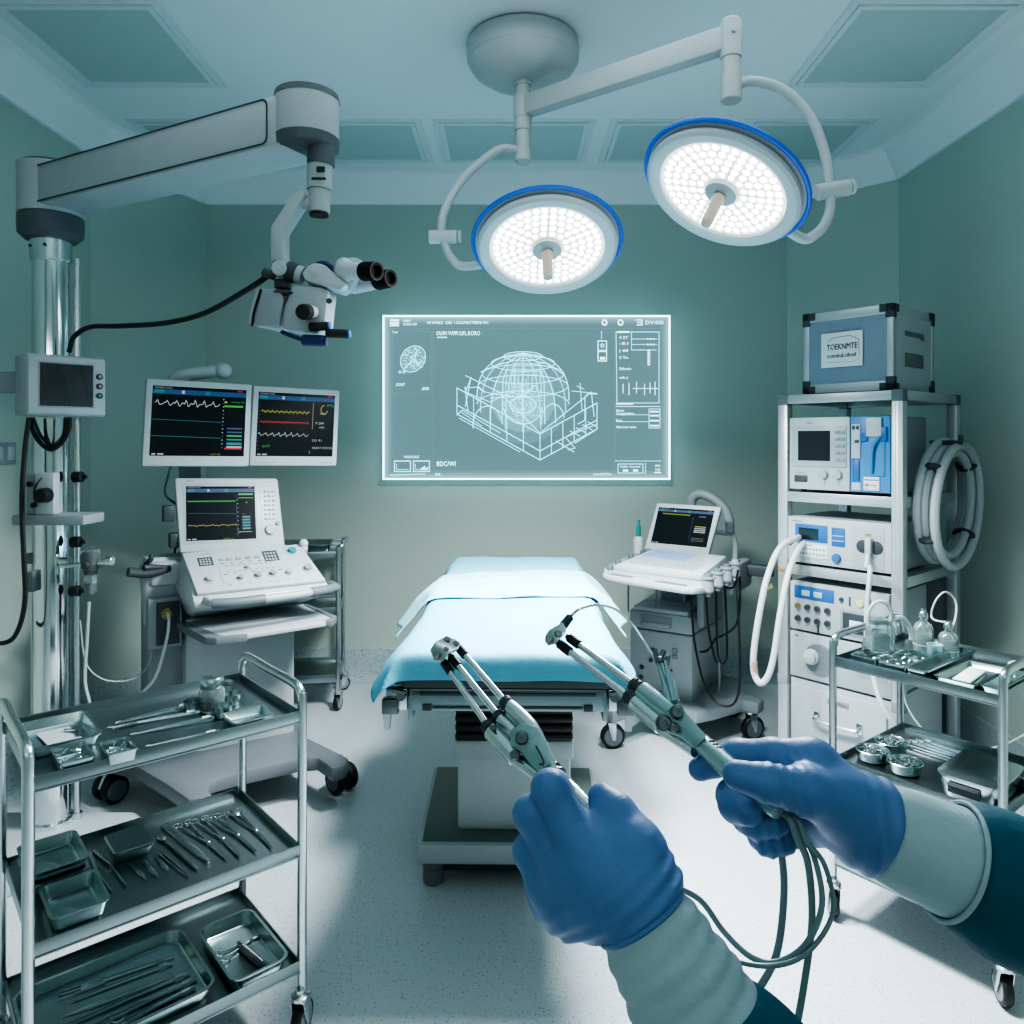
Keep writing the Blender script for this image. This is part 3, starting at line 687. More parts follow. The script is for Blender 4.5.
# control box on the column
BO = (-1.62, 2.60); ba = 48
b_t = thing('x', 'x', 'x', (0, 0, 0)); bpy.data.objects.remove(b_t)
def bxp(px, py, c=0): return pl(px, py, c, BO, ba)
BM = Matrix.Translation((BO[0], BO[1], 0)) @ Matrix.Rotation(R(ba), 4, 'Z')
x0, z1 = bxp(26, 356); x1, z0 = bxp(106, 416)
z0, z1 = bxp(60, 416)[1], bxp(60, 355)[1]
b = MB(); b.M = BM; b.box(x0, x1, 0, .13, z0, z1, .008); b.box(x0+.004, x1-.004, -.008, .002, z0+.006, z1-.006, .004)
b.build('control_box', OFFW, t, world=True); bxo = bpy.data.objects['control_box']
F = BM @ FR(-.009)
sx0, sx1 = bxp(39, 380)[0], bxp(92, 380)[0]; sz0, sz1 = bxp(60, 406)[1], bxp(60, 364)[1]
screen_part(bxo, WM[t].inverted() @ F @ Matrix.Translation(((sx0+sx1)/2, (sz0+sz1)/2, 0)), sx1-sx0, sz1-sz0, 'dark')
bm_ = MB(); bm_.box(sx0-.006, sx1+.006, sz0-.006, sz1+.006, -.002, .0, .001, M=F); bm_.build('screen_bezel', GREY, bxo, world=True)
for py in (377, 386.5, 396):
    x, z = bxp(98.5, py); b = MB(); b.lathe([(.0105, 0), (.0105, .006), (.008, .008)], (x, z, 0), (0, 0, 1), 16, 0, F)
    b.lathe([(.006, .008), (.005, .009)], (x, z, 0), (0, 0, 1), 12, 1, F); b.build('push_button', [DARK, TEALP if py > 390 else GREY], bxo, world=True)
b = MB(); b.M = BM; b.box((x0+x1)/2-.05, (x0+x1)/2+.05, .12, .22, (z0+z1)/2-.05, (z0+z1)/2+.05, .004); b.build('column_bracket', GREY, t, world=True)
b = MB(); b.box(-2.1, P(18, 385, 2.62).x, 2.66, 2.70, P(0, 393, 2.68).z, P(0, 372, 2.68).z, .004); b.build('wall_stay', GREY, t, world=True)
b = MB()
for pts in ([(30, 418), (34, 432), (45, 446), (60, 444), (69, 430), (70, 418)], [(28, 418), (36, 438), (50, 450), (64, 440), (67, 418)], [(33, 418), (41, 436), (52, 445), (63, 436), (66, 418)]):
    b.tube([P(px, py, 2.62+.02*(k % 2)) for k, (px, py) in enumerate(pts)], .006, 7)
b.build('cable_bundle', BLACK, t, world=True)
b = MB(); b.tube([P(29, 418, 2.6), P(25, 450, 2.58), P(22, 500, 2.56), P(24, 560, 2.55), P(25, 600, 2.55), P(18, 630, 2.55), P(4, 643, 2.55), P(-30, 640, 2.6)], .008, 8)
b.build('power_cable', BLACK, t, world=True)
# shelf bracket with little pump
b = MB(); M = plane((PXc, PYc, 0), (1, 0, 0), (0, 1, 0)); s_ = P(50, 520, 2.62)
b.box(P(14, 520, 2.6).x, P(86, 520, 2.6).x, 2.585, 2.72, P(0, 525, 2.6).z, P(0, 515, 2.6).z, .006); b.build('clamp_shelf', GREY, t, world=True)
tt = thing('infusion_pump', 'small clear and white pump with black knob on the grey shelf of the steel column', 'pump', P(44, 515, 2.6))
b = MB(); x0, x1 = P(36, 500, 2.6).x, P(55, 500, 2.6).x; zb = P(0, 515, 2.6).z+.001; b.box(x0, x1, 2.592, 2.632, zb, P(0, 473, 2.6).z, .005); b.build('pump_body', WHITE, tt, world=True)
b = MB(); b.box(P(27, 500, 2.6).x, x0, 2.595, 2.63, zb, P(0, 474, 2.6).z, .005)
b.build('side_module', GREY, tt, world=True)
b = MB(); p_ = P(47, 495, 2.58); b.cyl(p_, p_+Vector((0, -.04, 0)), .026, .024, bev=.003)
for px, py in ((31, 484), (35, 505)): p_ = P(px, py, 2.585); b.cyl(p_, p_+Vector((0, -.012, 0)), .009)
b.build('knob', BLACK, tt, world=True)
b = MB(); b.tube([P(42, 478, 2.575), P(37, 484, 2.56), P(34, 492, 2.56), P(35, 502, 2.575)], .003, 6); b.build('pump_wire', BLACK, tt, world=True)
# gas valve
tt = thing('gas_regulator', 'clear and black regulator valve clamped to the right side of the steel column', 'valve', P(90, 565, 2.72))
b = MB(); b.cyl(P(60, 566, 2.68), P(86, 564, 2.68), .008); b.cyl(P(94, 563, 2.66), P(113, 561, 2.66), .010, bev=.002); b.cyl(P(106, 561, 2.66), P(113, 561, 2.66), .017, bev=.002); b.cyl(P(60, 561, 2.69), P(70, 561, 2.69), .014)
b.build('cross_pipe', STEEL, tt, world=True)
b = MB(); b.lathe([(.012, -.10), (.02, -.09), (.022, -.02), (.030, .0), (.034, .03), (.030, .06), (.012, .068)], P(90.5, 566, 2.66), n=20); b.build('bowl', GLASS, tt, world=True)
b = MB(); b.lathe([(.018, -.03), (.024, -.02), (.024, .035), (.016, .05)], P(90.5, 566, 2.66), n=16); b.lathe([(.01, 0), (.01, .02)], P(87, 565, 2.63), (0, -1, 0), 12)
b.lathe([(.013, -.10), (.014, -.06)], P(90.5, 566, 2.66), n=14, mt=1)
b.build('valve_core', [DARK, MID], tt, world=True)
b = MB(); b.tube([P(89, 602, 2.66), P(87, 640, 2.66), P(85, 680, 2.66), P(90, 706, 2.65), P(92, 740, 2.64)], .0055, 7); b.tube([P(80, 620, 2.74), P(84, 655, 2.74), P(92, 672, 2.75), P(110, 681, 2.78), P(135, 678, 2.9), P(150, 660, 3.0), P(155, 618, 3.02)], .0028, 6)
b.build('thin_tube', TUBEC, tt, world=True)
for (px, py, nm) in ((78, 477, 'pipe_clamp'), (75, 591, 'pipe_clamp'), (76, 542, 'pipe_clamp')):
    b = MB(); p_ = P(px, py, 2.72); b.lathe([(.012, -.018), (.020, -.015), (.020, .015), (.012, .018)], p_, (1, 0, .05), 16); b.cyl(p_-Vector((.02, 0, 0)), p_+Vector((.03, 0, 0)), .008)
    b.build(nm, BLACK, t, world=True)
b = MB(); b.box(P(28, 0, 2.72).x, P(38, 0, 2.72).x, 2.70, 2.74, P(0, 563, 2.72).z, P(0, 553, 2.72).z, .003); b.box(P(34, 0, 2.7).x, P(40, 0, 2.7).x, 2.66, 2.70, P(0, 590, 2.7).z, P(0, 570, 2.7).z, .003); b.build('side_clip', MID, t, world=True)

# ================================================================== monitoring console
O = (-1.106, 3.152); a = 33
t = thing('monitoring_console', 'white wheeled patient monitoring console with sloped control panel and three lit screens', 'medical console', (*O, 0), a)
def lp(px, py, c): return pl(px, py, c, O, a)
b = MB()
foot = [hz(*p_, .185, O, a) for p_ in ((135, 765), (165, 783), (188, 799), (215, 796), (207, 788), (212, 779), (237, 772), (300, 758), (317, 757), (326, 763), (332, 768), (347, 764), (349, 757), (308, 737))]
foot = [(-.50, .33), (-.57, .26), (-.56, .18)]+foot+[(.25, .33)]
b.prism(foot, .06, Matrix.Translation((0, 0, .125)), bev=.014)
b.box(-.30, .2, -.08, .26, .09, .13, .02)
b.build('base', BASEG, t)
for x, y, yw in ((-.23, -.36, 20), (.31, -.26, -75), (-.50, .16, 25), (.2, .24, 40)):
    caster(t, x, y, .054, yw, .046, twin=True, stem=.0, hub=MID)
b = MB(); b.prism([(-.196, .0), (.186, .0), (.196, .02), (.196, .30), (-.24, .30), (-.24, .035)], .54, Matrix.Translation((0, 0, .18)), bev=.006)
b.build('column', WHITE, t)
b = MB(); b.box(-.37, -.18, .12, .34, .18, .88, .01); b.build('rear_cabinet', GREY, t)
b = MB(); b.loft([rr(.06, .03, .02, .70, cx=-.325, cy=.12), rr(.10, .06, .03, .93, cx=-.30, cy=.12), rr(.09, .055, .03, .972, cx=-.29, cy=.14)]); 
b.box(-.37, -.1, .05, .30, .86, .96, .02)
b.tube([(-.30, .06, .93), (-.36, .02, .945), (-.40, .0, .95)], .012, 8, mt=1); b.build('shoulder_cover', [PALE, DARK], t)
b = MB(); b.tube([lp(128, 572, .0)[0:1]+(0.0, lp(128, 572, 0)[1]), (-.38, .02, .925), (-.30, .06, .93)], [.018, .02, .016], 10, res=4); b.tube([(-.39, .02, .96), (-.375, .0, .98), (-.37, .0, 1.0)], .01, 8); b.build('push_handle', DARK, t)
# side box with plug
x0, z1 = lp(148, 600, .03); x1, z0 = lp(182, 646, .03)
b = MB(); b.box(x0, x1, .03, .20, z0, z1, .006, 0); b.box(x0+.03, x1-.01, .022, .032, z0+.015, z1-.015, .003, 1); b.build('side_box', [GREY, DARK], t)
b = MB(); b.lathe([(.020, 0), (.022, .015), (.016, .02), (.012, .03)], ((x0+x1)/2+.005, .026, z1-.06), (0, -1, 0), 16); b.build('plug_socket', BRASS, t)
b = MB(); xm = (x0+x1)/2+.005; b.tube([(xm, -.0, z1-.06), (xm, -.03, z1-.08), (xm-.01, -.03, z1-.16), (xm-.05, -.02, z1-.30), (xm-.12, .06, z1-.42), (xm-.15, .22, .12), (xm-.15, .32, .008)], .006, 7); b.build('plug_cable', TUBEW, t)
# keyboard shelf
b = MB(); z = .70
k0 = [(-.275, -.02), (.255, .06), (.275, -.28), (.22, -.315), (-.17, -.345), (-.215, -.32)]
b.prism(k0, .022, Matrix.Translation((0, 0, z)), bev=.007); b.build('keyboard_shelf', OFFW, t)
b = MB(); b.prism([(-.285, -.02), (-.25, -.02), (-.175, -.33), (-.09, -.345), (-.09, -.355), (-.20, -.345), (-.235, -.32)], .03, Matrix.Translation((0, 0, z-.004)), bev=.005)
b.prism([(.24, .03), (.262, .03), (.29, -.26), (.25, -.32), (.22, -.31), (.26, -.27)], .03, Matrix.Translation((0, 0, z-.004)), bev=.005); b.build('shelf_bumper', MID, t)
# console body under the sloped panel
b = MB()
b.loft([[(-.235, -.02, .74), (.21, -.02, .74), (.22, .12, .74), (-.24, .12, .74)], [(-.255, -.24, .815), (.265, -.24, .815), (.265, .12, .82), (-.27, .12, .82)], [(-.262, -.245, .845), (.27, -.245, .845), (.27, .12, .85), (-.28, .12, .85)],
        [(-.25, .02, .99), (.19, .02, .99), (.19, .15, .98), (-.25, .15, .98)]], bev=.012)
b.build('console_body', WHITE, t)
pA, pB = Vector((-.265, -.225, .858)), Vector((-.262, .0, .985))       # sloped deck
sl = (pB-pA).normalized(); DM = plane((0, -.225, .865), (1, 0, 0), (0, sl.y, sl.z)); DL = (pB-pA).length
b = MB(); b.prism([(-.245, 0), (.255, 0), (.215, DL), (-.262, DL)], .02, DM, bev=.007, z0=-.012); cp = b.build('control_panel', WHITE, t)
b = MB(); DT = DM @ Matrix.Translation((0, 0, .0085))
def dk(u, v): return (-.25+.49*u, DL*v)
for u0, u1, v0, v1 in ((.08, .19, .62, .82), (.60, .72, .60, .86)):
    kb = MB(); x0, y0 = dk(u0, v0); x1, y1 = dk(u1, v1); kb.box(x0, x1, y0, y1, 0, .002, .0005, 1, DT)
    for i in range(4):
        for j in range(3): kb.rect(x0+.004+(x1-x0-.008)*i/4, x0+.004+(x1-x0-.008)*(i+.65)/4, y0+.004+(y1-y0-.008)*j/3, y0+.004+(y1-y0-.008)*(j+.6)/3, DT, 0, .0025)
    kb.build('keypad', [OFFW, DARK], cp)
for u in (.24, .30, .37, .45, .52):
    kb = MB(); x0, y0 = dk(u, .70); kb.box(x0, x0+.022, y0, y0+.014, 0, .003, .0008, 0, DT); kb.build('function_key', GREY, cp)
for i in range(9):
    for j in range(2):
        x0, y0 = dk(.27+.045*i, .42+.14*j); b.rect(x0, x0+.014, y0, y0+.006, DT, 2, .0006)
b.seg2([dk(.22, .62), dk(.22, .2), dk(.27, .12)], .0015, DT, 2, .0006)
for i in range(8):
    x0, y0 = dk(.26+.075*i, .10); b.rect(x0, x0+.012, y0, y0+.004, DT, 2, .0006); x0, y0 = dk(.245+.072*i, .36); b.rect(x0, x0+.016, y0, y0+.004, DT, 1 if i % 3 == 0 else 2, .0006)
for i in range(5):
    x0, y0 = dk(.24+.075*i, .63); b.rect(x0, x0+.014, y0, y0+.004, DT, 1, .0006)
b.build('panel_print', [OFFW, DARK, GREY], cp)
for u, v, r_, m_ in ((.13, .28, .017, OFFW), (.85, .80, .018, TEALP), (.92, .32, .017, GREY), (.36, .24, .011, GREY), (.50, .26, .013, GREY), (.62, .27, .013, GREY), (.75, .26, .012, OFFW), (.44, .48, .009, OFFW)):
    b = MB(); x, y = dk(u, v); knob(b, DT, x, y, r_, .014); b.lathe([(r_*1.45, 0), (r_*1.45, .0012), (r_*1.3, .002), (r_*.9, .002)], (x, y, 0), (0, 0, 1), 20, 1, DT); b.build('dial', [m_, PALE], cp)
# front handle
b = MB()
zz = .842
hp_ = [(-.215, -.22), (-.205, -.305), (-.13, -.335), (.10, -.315), (.24, -.285), (.285, -.255), (.285, -.20)]
b.tube([(x, y, zz) for x, y in hp_], .016, 12, smooth=False); b.build('front_handle', PALE, t); 
b = MB(); b.tube([(x, y, zz) for x, y in hp_[1:3]]+[(-.02, -.3255, zz)], .0195, 12, smooth=False); b.build('handle_grip', MID, t)
b = MB(); b.tube([(.17, -.300, zz)]+[(x, y, zz) for x, y in hp_[4:]], .0195, 12, smooth=False); b.build('handle_grip', MID, t)
b = MB(); b.prism([(-.26, -.235), (.25, -.215), (.25, -.19), (-.26, -.20)], .012, Matrix.Translation((0, 0, .835))); b.build('palm_rest', PALE, t)
# main screen
s0 = Vector((-.07, .01, .988)); tl = R(17); sy_ = Vector((-.16, math.sin(tl), math.cos(tl))).normalized()
dx_ = Vector((1, -.04, -.03)); SMx = plane(s0, dx_, sy_-dx_.normalized()*sy_.dot(dx_.normalized()))
Wd, Hd = .425, .315
b = MB()
outl = [(-.195, 0), (.225, .0), (.205, Hd), (-.215, Hd)]
b.prism(outl, .035, SMx, bev=.012, z0=-.035); b.prism([(x*.9, .02+y*.9) for x, y in outl], .05, SMx, bev=.015, z0=-.07, mt=1)
d_ = b.build('display_housing', [WHITE, GREY], t)
b = MB(); b.prism([(-.18, .035), (.118, .035), (.112, .29), (-.188, .29)], .002, SMx, bev=.0008, z0=-.001); b.build('display_bezel', OFFW, d_)
screen_part(d_, SMx @ Matrix.Translation((-.034, .162, .0018)), .275, .228, 'console')
b = MB(); KM = SMx @ Matrix.Translation((.165, 0, .0006))
b.seg2([(-.036, .06), (.034, .06), (.026, .275), (-.040, .275)], .0012, KM, 1, .0003, True)
for j in range(7):
    for i in range(3): b.box(-.024+.017*i, -.012+.017*i, .128+.02*j, .137+.02*j, 0, .0025, .0006, 0 if (i+j) % 3 else 1, KM)
b.build('key_strip', [OFFW, GREY], d_)
b = MB(); knob(b, KM, -.002, .085, .022, .012); b.build('rotary_knob', PALE, d_); b = MB(); knob(b, KM, .03, .112, .009, .007); b.build('rotary_knob', TEALP, d_)
# probe on the right
b = MB(); x, z = lp(304, 555, -.02); b.tube([(x, -.02, z-.06), (x, -.02, z-.02), (x-.001, -.02, z+.02), (x-.002, -.02, z+.045)], [.013, .010, .011, .019, .014], 12); b.ball((x-.002, -.02, z+.05), .02); b.tube([(x+.02, 0, z-.06), (x+.045, .0, z-.075), (x+.04, -.04, z-.11), (x, -.06, z-.12)], .012, 8)
b.build('probe', WHITE, t)
# twin monitors on rear post
b = MB(); b.box(-.235, -.15, .20, .25, .90, 1.62, .012); b.build('monitor_post', GREY, t)
xa, za = lp(183, 377, .14); xb, zb = lp(222, 371, .14)
b = MB(); b.tube([(xa-.05, .17, za-.03), (xa, .16, za+.005), (xb-.02, .13, zb)], [.022, .03, .026], 12); b.ball((xb, .12, zb), .036); b.cyl((-.2, .22, 1.58), (xa, .16, za), .035)
b.cyl((-.19, .1, 1.53), (-.19, .22, 1.53), .03); b.cyl((.19, .10, 1.53), (-.17, .22, 1.53), .022); b.build('monitor_arm', PALE, t)
for (pts, kind) in (([(147, 377), (253, 385), (249, 467), (141, 466)], 'ecg'), ([(254, 385), (341, 390), (336, 466), (249, 466)], 'multi')):
    q = [lp(*p, .05) for p in pts]
    cxm = (q[0][0]+q[1][0]+q[2][0]+q[3][0])/4; czm = (q[0][1]+q[1][1]+q[2][1]+q[3][1])/4
    w_ = ((q[1][0]-q[0][0])+(q[2][0]-q[3][0]))/2; h_ = ((q[0][1]-q[3][1])+(q[1][1]-q[2][1]))/2
    sh = ((q[0][0]-q[3][0])+(q[1][0]-q[2][0]))/2
    yv = Vector((sh/h_, .05, 1)).normalized(); MM = plane((cxm, .05, czm), (1, 0, -.02), yv)
    b = MB(); b.box(-w_/2, w_/2, -h_/2, h_/2, -.035, 0, .009, 0, MM); b.box(-w_*.35, w_*.35, -h_*.3, h_*.3, -.06, -.03, .012, 1, MM)
    m_ = b.build('monitor', [WHITE, GREY], t)
    screen_part(m_, MM @ Matrix.Translation((0, .008, .0008)), w_*.88, h_*.80, kind)
    if kind == 'multi':
        b = MB(); [b.rect(w_*.30+.02*k, w_*.30+.014+.02*k, -h_*.47, -h_*.45, MM, 0, .0008) for k in range(3)]; [b.rect(-w_*.45+.012*k, -w_*.45+.006+.012*k, -h_*.465, -h_*.45, MM, 0, .0008) for k in range(8)]; b.build('button_row', GREY, m_)
b = MB(); x, z = lp(172, 466, .04); b.tube([(x, .06, z), (x-.01, .06, z-.04), (x-.015, .10, z-.12), (-.24, .16, z-.2), (-.26, .2, .95)], .005, 7); x, z = lp(168, 513, .1); b.box(x-.02, x+.02, .08, .12, z-.035, z+.03, .004); b.box(x, x+.04, .05, .1, z-.14, z-.08, .006); b.build('monitor_cable', DARK, t)
# tiny maker text
b = MB(); b.text('MED.PRO', DT @ Matrix.Translation((-.19, DL*.9, .0008)), .007, 0, .03); b.text('VITAL.TR', SMx @ Matrix.Translation((-.17, .297, .0008)), .007, 0, .03); b.build('front_lettering', INK, t)

# ================================================================== rear utility cart
O = (-.935, 4.03); a = 8
t = thing('utility_cart', 'empty steel utility cart against the back wall, partly hidden behind the console', 'cart', (*O, 0), a)
for (x, y) in ((0, 0), (0, .33), (-.50, 0), (-.50, .33)):
    b = MB(); b.cyl((x, y, .09), (x, y, .86), .0125); b.build('post', STEEL, t); caster(t, x, y, .04, 200 if y else 250, .026)
for z in (.17, .53, .83):
    b = MB(); b.box(-.50, 0, .0, .33, z, z+.006, 0); b.box(-.50, 0, -.005, .003, z-.02, z+.022, .001); b.box(-.50, 0, .327, .335, z-.02, z+.022, .001); b.box(-.004, .004, 0, .33, z-.02, z+.022, .001); b.box(-.504, -.496, 0, .33, z-.02, z+.022, .001)
    b.build('shelf', SHEET, t)
b = MB()
for x in (0.0, -.5): b.tube([(x, 0, .86), (x, 0, .875), (x+.025, 0, .885), (x+.03, .15, .885), (x+.025, .33, .885), (x, .33, .875), (x, .33, .86)], .010, 8)
b.tube([(-.5, .33, .87), (0, .33, .87)], .008, 8)
b.build('handle', STEEL, t)
b = MB(); b.box(-.40, -.06, .05, .26, .84, .87, .004); 
tt = solo('instrument_tray', tray_mb(.34, .22, .045), TRAYM, 'shallow empty metal tray on the top shelf of the cart behind the console', 'tray', fw(O, a, -.22, .165, .8365), a)

# ================================================================== operating table
O = (-.012, 2.0); a = -1.0
t = thing('operating_table', 'operating table with black bellows column and white T-shaped base in the room centre', 'operating table', (*O, 0), a)
b = MB()
b.prism([(-.30, .40), (.30, .40), (.305, .52), (.315, .98), (-.315, .98), (-.305, .52)], .068, Matrix.Translation((0, 0, .085)), bev=.014)
b.build('base', OFFW, t)
b = MB(); b.prism([(-.285, .418), (.285, .418), (.29, .52), (.30, .965), (-.30, .965), (-.29, .52)], .006, Matrix.Translation((0, 0, .151)), bev=.003); b.build('base_top_cover', mat('dark_green_grey', (.10, .135, .135), .4), t)
b = MB(); b.box(-.24, .24, .46, .92, .03, .09, .02); b.build('base_skid', DARK, t)
for x, y in ((-.255, .46), (.255, .46), (-.26, .92), (.26, .92)):
    b = MB(); b.lathe([(.028, 0), (.033, .006), (.033, .05), (.028, .055), (.036, .058), (.036, .088)], (x, y, 0), n=24); b.build('foot', MID, t)
b = MB(); b.box(-.178, .198, .49, .84, .15, .40, .014); b.build('column', WHITE, t)
b = MB(); b.box(-.188, .208, .48, .85, .39, .455, .01); b.build('column_collar', PALE, t)
b = MB(); zz = .455
for k in range(8): b.box(-.185, .205, .47, .86, zz+.03*k, zz+.026+.03*k, .010); 
b.box(-.17, .19, .485, .845, zz, .70, 0); b.build('bellows', BLACK, t)
b = MB()
b.box(-.262, .262, .0, .03, .725, .785, .004); b.box(-.262, .262, .0, 1.62, .765, .785, .003); b.box(-.235, .235, -.004, .0, .768, .776, .001, 1); b.box(-.20, .20, -.003, .0, .733, .74, .001, 1)
for s in (-1, 1): b.box(s*.215-.012, s*.215+.012, -.005, .004, .728, .744, .001, 1); b.box(s*.26-.006, s*.26+.006, .0, 1.62, .70, .765, .002)
b.box(-.2, .2, .45, .9, .69, .77, .01)
b.build('frame', [mat('frame_grey', (.24, .32, .34), .35, .6), DARK], t)
for s in (-1, 1):
    b = MB(); b.box(s*.315-.006, s*.315+.006, .04, 1.58, .735, .765, .002); [b.box(min(s*.262, s*.315), max(s*.262, s*.315), y, y+.03, .74, .76, .001) for y in (.08, .6, 1.1, 1.5)]; b.build('side_rail', STEEL, t)
    b = MB(); b.box(s*.30-.03, s*.30+.03, .02, .06, .72, .778, .004, 0); b.box(s*.315-.022, s*.315+.022, .0, .03, .715, .755, .003, 1); b.cyl((s*.285, -.005, .765), (s*.285, .04, .765), .012, mt=1)
    b.prism([(-.012, 0), (.012, 0), (.006, -.05), (-.006, -.05)], .02, plane((s*.325, .03, .72), (1, 0, 0), (0, 0, 1))); b.cyl((s*.272, .0, .775), (s*.31, .0, .782), .006, mt=1); b.build('rail_clamp', [STEEL, DARKST], t)
b = MB(); b.box(-.285, .285, -.005, 1.64, .785, .868, .012); b.build('mattress', DARK, t)

DRAPE = mat('blue_drape', (.12, .42, .55), .7, var=.03, scale=6, bump=.12, bscale=55)
DRAPE2 = mat('pale_blue_drape', (.26, .54, .64), .75, var=.03, scale=6, bump=.25, bscale=40)
hw, Lb, zt = .292, 1.65, .884
def sp(x, k=.012): return k*math.log1p(math.exp(min(50, x/k)))
def drape_point(s, tt_, flare, ztop, hw=hw, y0=-.014, y1=Lb, wav=None):
    os = sp(abs(s)-hw); sg = 1 if s > 0 else -1
    of = sp(y0-tt_); ob = sp(tt_-y1)
    x = sg*(min(abs(s), 1e9)-os); y = tt_+of-ob
    d = max(os, of, ob)+.25*min(os, of)
    w = wav(s, tt_) if wav else 0
    x += sg*(os*flare+w*min(1, os/.05)); y -= of*.10+.55*min(os, of)
    return Vector((x, y, ztop-d*.97))
def grid(fn, us, vs):
    b = MB(); nu, nv = len(us), len(vs)
    V = [tuple(fn(u, v)) for v in vs for u in us]
    b.add(V, [(j*nu+i, j*nu+i+1, (j+1)*nu+i+1, (j+1)*nu+i) for j in range(nv-1) for i in range(nu-1)], 0); return b
def cloth_a(u, v):
    right = u > 0
    ex = (.075-.03*v/1.6) if right else (.085+.03*math.exp(-((v+.02)/.12)**2)-.035*min(1, max(0, v-.5)))
    s = u*(hw+ex)
    wv = lambda s, q: .010*math.sin(q*9+.6)+.004*math.sin(q*23)
    p = drape_point(s, v, .35+.25*math.exp(-((v)/.25)**2), zt, wav=wv)
    p.z += .0018*math.sin(v*7+u*3)*math.cos(u*4)+.001*math.sin(v*19+u*9)
    return p
b = grid(cloth_a, np.linspace(-1, 1, 71), np.concatenate([np.linspace(-.088, .08, 24), np.linspace(.1, 1.58, 50), np.linspace(1.6, 1.70, 10)]))
o = solo('surgical_drape', b, DRAPE, 'light blue surgical drape covering the whole operating table, front edge hanging down', 'drape', (*O, zt), a)
o.data.transform(Matrix.Translation((0, 0, -zt)))
sm_ = o.modifiers.new('soft', 'SMOOTH'); sm_.factor = .5; sm_.iterations = 5
md = o.modifiers.new('thick', 'SOLIDIFY'); md.thickness = .003; md.offset = 1
def cloth_b(u, v):      # v 0..1 from front edge to back edge
    y = .66+.02*math.sin(u*3)+v*(.50+.06*math.sin(u*2+1))
    if abs(u) > .6: y += (abs(u)-.6)*(-.10 if v < .5 else .16)*(1-2*abs(v-.5) if False else 1)
    ex = .16 if u < 0 else .15
    s = u*(hw+ex)
    wv = lambda s, q: .018*math.sin(q*15+1)+.010*math.sin(q*31)
    p = drape_point(s, y, .80, zt+.006+.006*math.sin(v*PI), hw=hw+.008, wav=wv)
    p.z += .005*math.exp(-((v-.62-.1*u)/.06)**2)*(1 if u < .1 else .3)+.0025*math.sin(u*11+v*5)+.002*math.sin(v*23)
    return p
b = grid(cloth_b, np.linspace(-1, 1, 81), np.linspace(0, 1, 40))
o = solo('surgical_drape', b, DRAPE2, 'smaller pale blue cloth laid across the middle of the draped operating table', 'drape', (*O, zt+.01), a)
o.data.transform(Matrix.Translation((0, 0, -zt-.01)))
sm_ = o.modifiers.new('soft', 'SMOOTH'); sm_.factor = .5; sm_.iterations = 5
md = o.modifiers.new('thick', 'SOLIDIFY'); md.thickness = .004; md.offset = 1
# ================================================================== ultrasound cart
O = (.864, 3.6); a = -33
t = thing('ultrasound_machine', 'grey wheeled ultrasound machine with laptop style screen right of the operating table', 'ultrasound machine', (*O, 0), a)
def up(px, py, c): return pl(px, py, c, O, a)
def uh(px, py, z): return hz(px, py, z, O, a)
W_, D_ = .322, .50
b = MB(); b.prism([(-.33, -.30), (-.26, -.33), (-.20, -.10), (.06, -.12), (.12, -.02), (.20, .16), (.27, .16), (.28, .24), (.14, .28), (.08, .50), (-.33, .50), (-.36, .30), (-.30, -.02)], .06, Matrix.Translation((0, 0, .132)), bev=.014)
b.build('base', GREY, t)
for x, y, yw in ((-.29, -.27, 40), (.235, .19, 50), (-.30, .44, 30), (.06, .44, 30)): caster(t, x, y, .058, yw, .036, hub=MID)
b = MB(); b.box(-W_, 0, 0, D_, .185, .505, .008); b.build('cabinet', WHITE, t)
b = MB(); b.box(-W_-.003, .003, -.004, D_, .510, .60, .012); b.box(-W_+.02, -.02, .10, D_-.06, .59, .635, .02); b.prism([(0, .60), (.0, .62), (.3, .64), (.45, .64), (.45, .60)], W_-.04, Matrix(((0, 0, 1, -W_+.02), (1, 0, 0, .0), (0, 1, 0, 0), (0, 0, 0, 1))), bev=.004)
b.build('cabinet_lid', OFFW, t)
F = FR(-.004)
b = MB(); b.prism([(-.26, .588), (-.265, .535), (-.25, .525), (-.11, .525), (-.10, .535), (-.10, .583)], .004, F, bev=.002, mt=1); b.box(-.25, -.11, .53, .55, .003, .008, .002, 0, F); b.build('handle_recess', [PALE, GREY], t)
F = FR(-.0005)
for px, py, r_ in ((653, 650, .010), (651, 660, .009), (642, 667, .009), (641, 677, .010), (671, 671, .007), (660, 693, .009), (654, 690, .006), (636, 677, .006)):
    x, z = up(px, py, 0); b = MB(); b.lathe([(r_*1.3, 0), (r_*1.3, .003), (r_, .004), (r_*.9, .012), (.0001, .012)], (x, z, 0), (0, 0, 1), 14, 0, F); b.build('socket_knob', ORANGE if px == 671 else DARKST, t)
b = MB(); x, z = up(675, 653, 0)
for k in range(2): b.box(x-.014, x+.014, z-.03+.03*k, z-.006+.03*k, 0, .003, .001, 0, F); b.lathe([(.009, .003), (.006, .006)], (x, z-.018+.03*k, 0), (0, 0, 1), 12, 1, F)
b.box(x-.010, x+.010, z+.04, z+.045, 0, .002, .0005, 1, F); b.build('port_plate', [GREY, PALE], t)
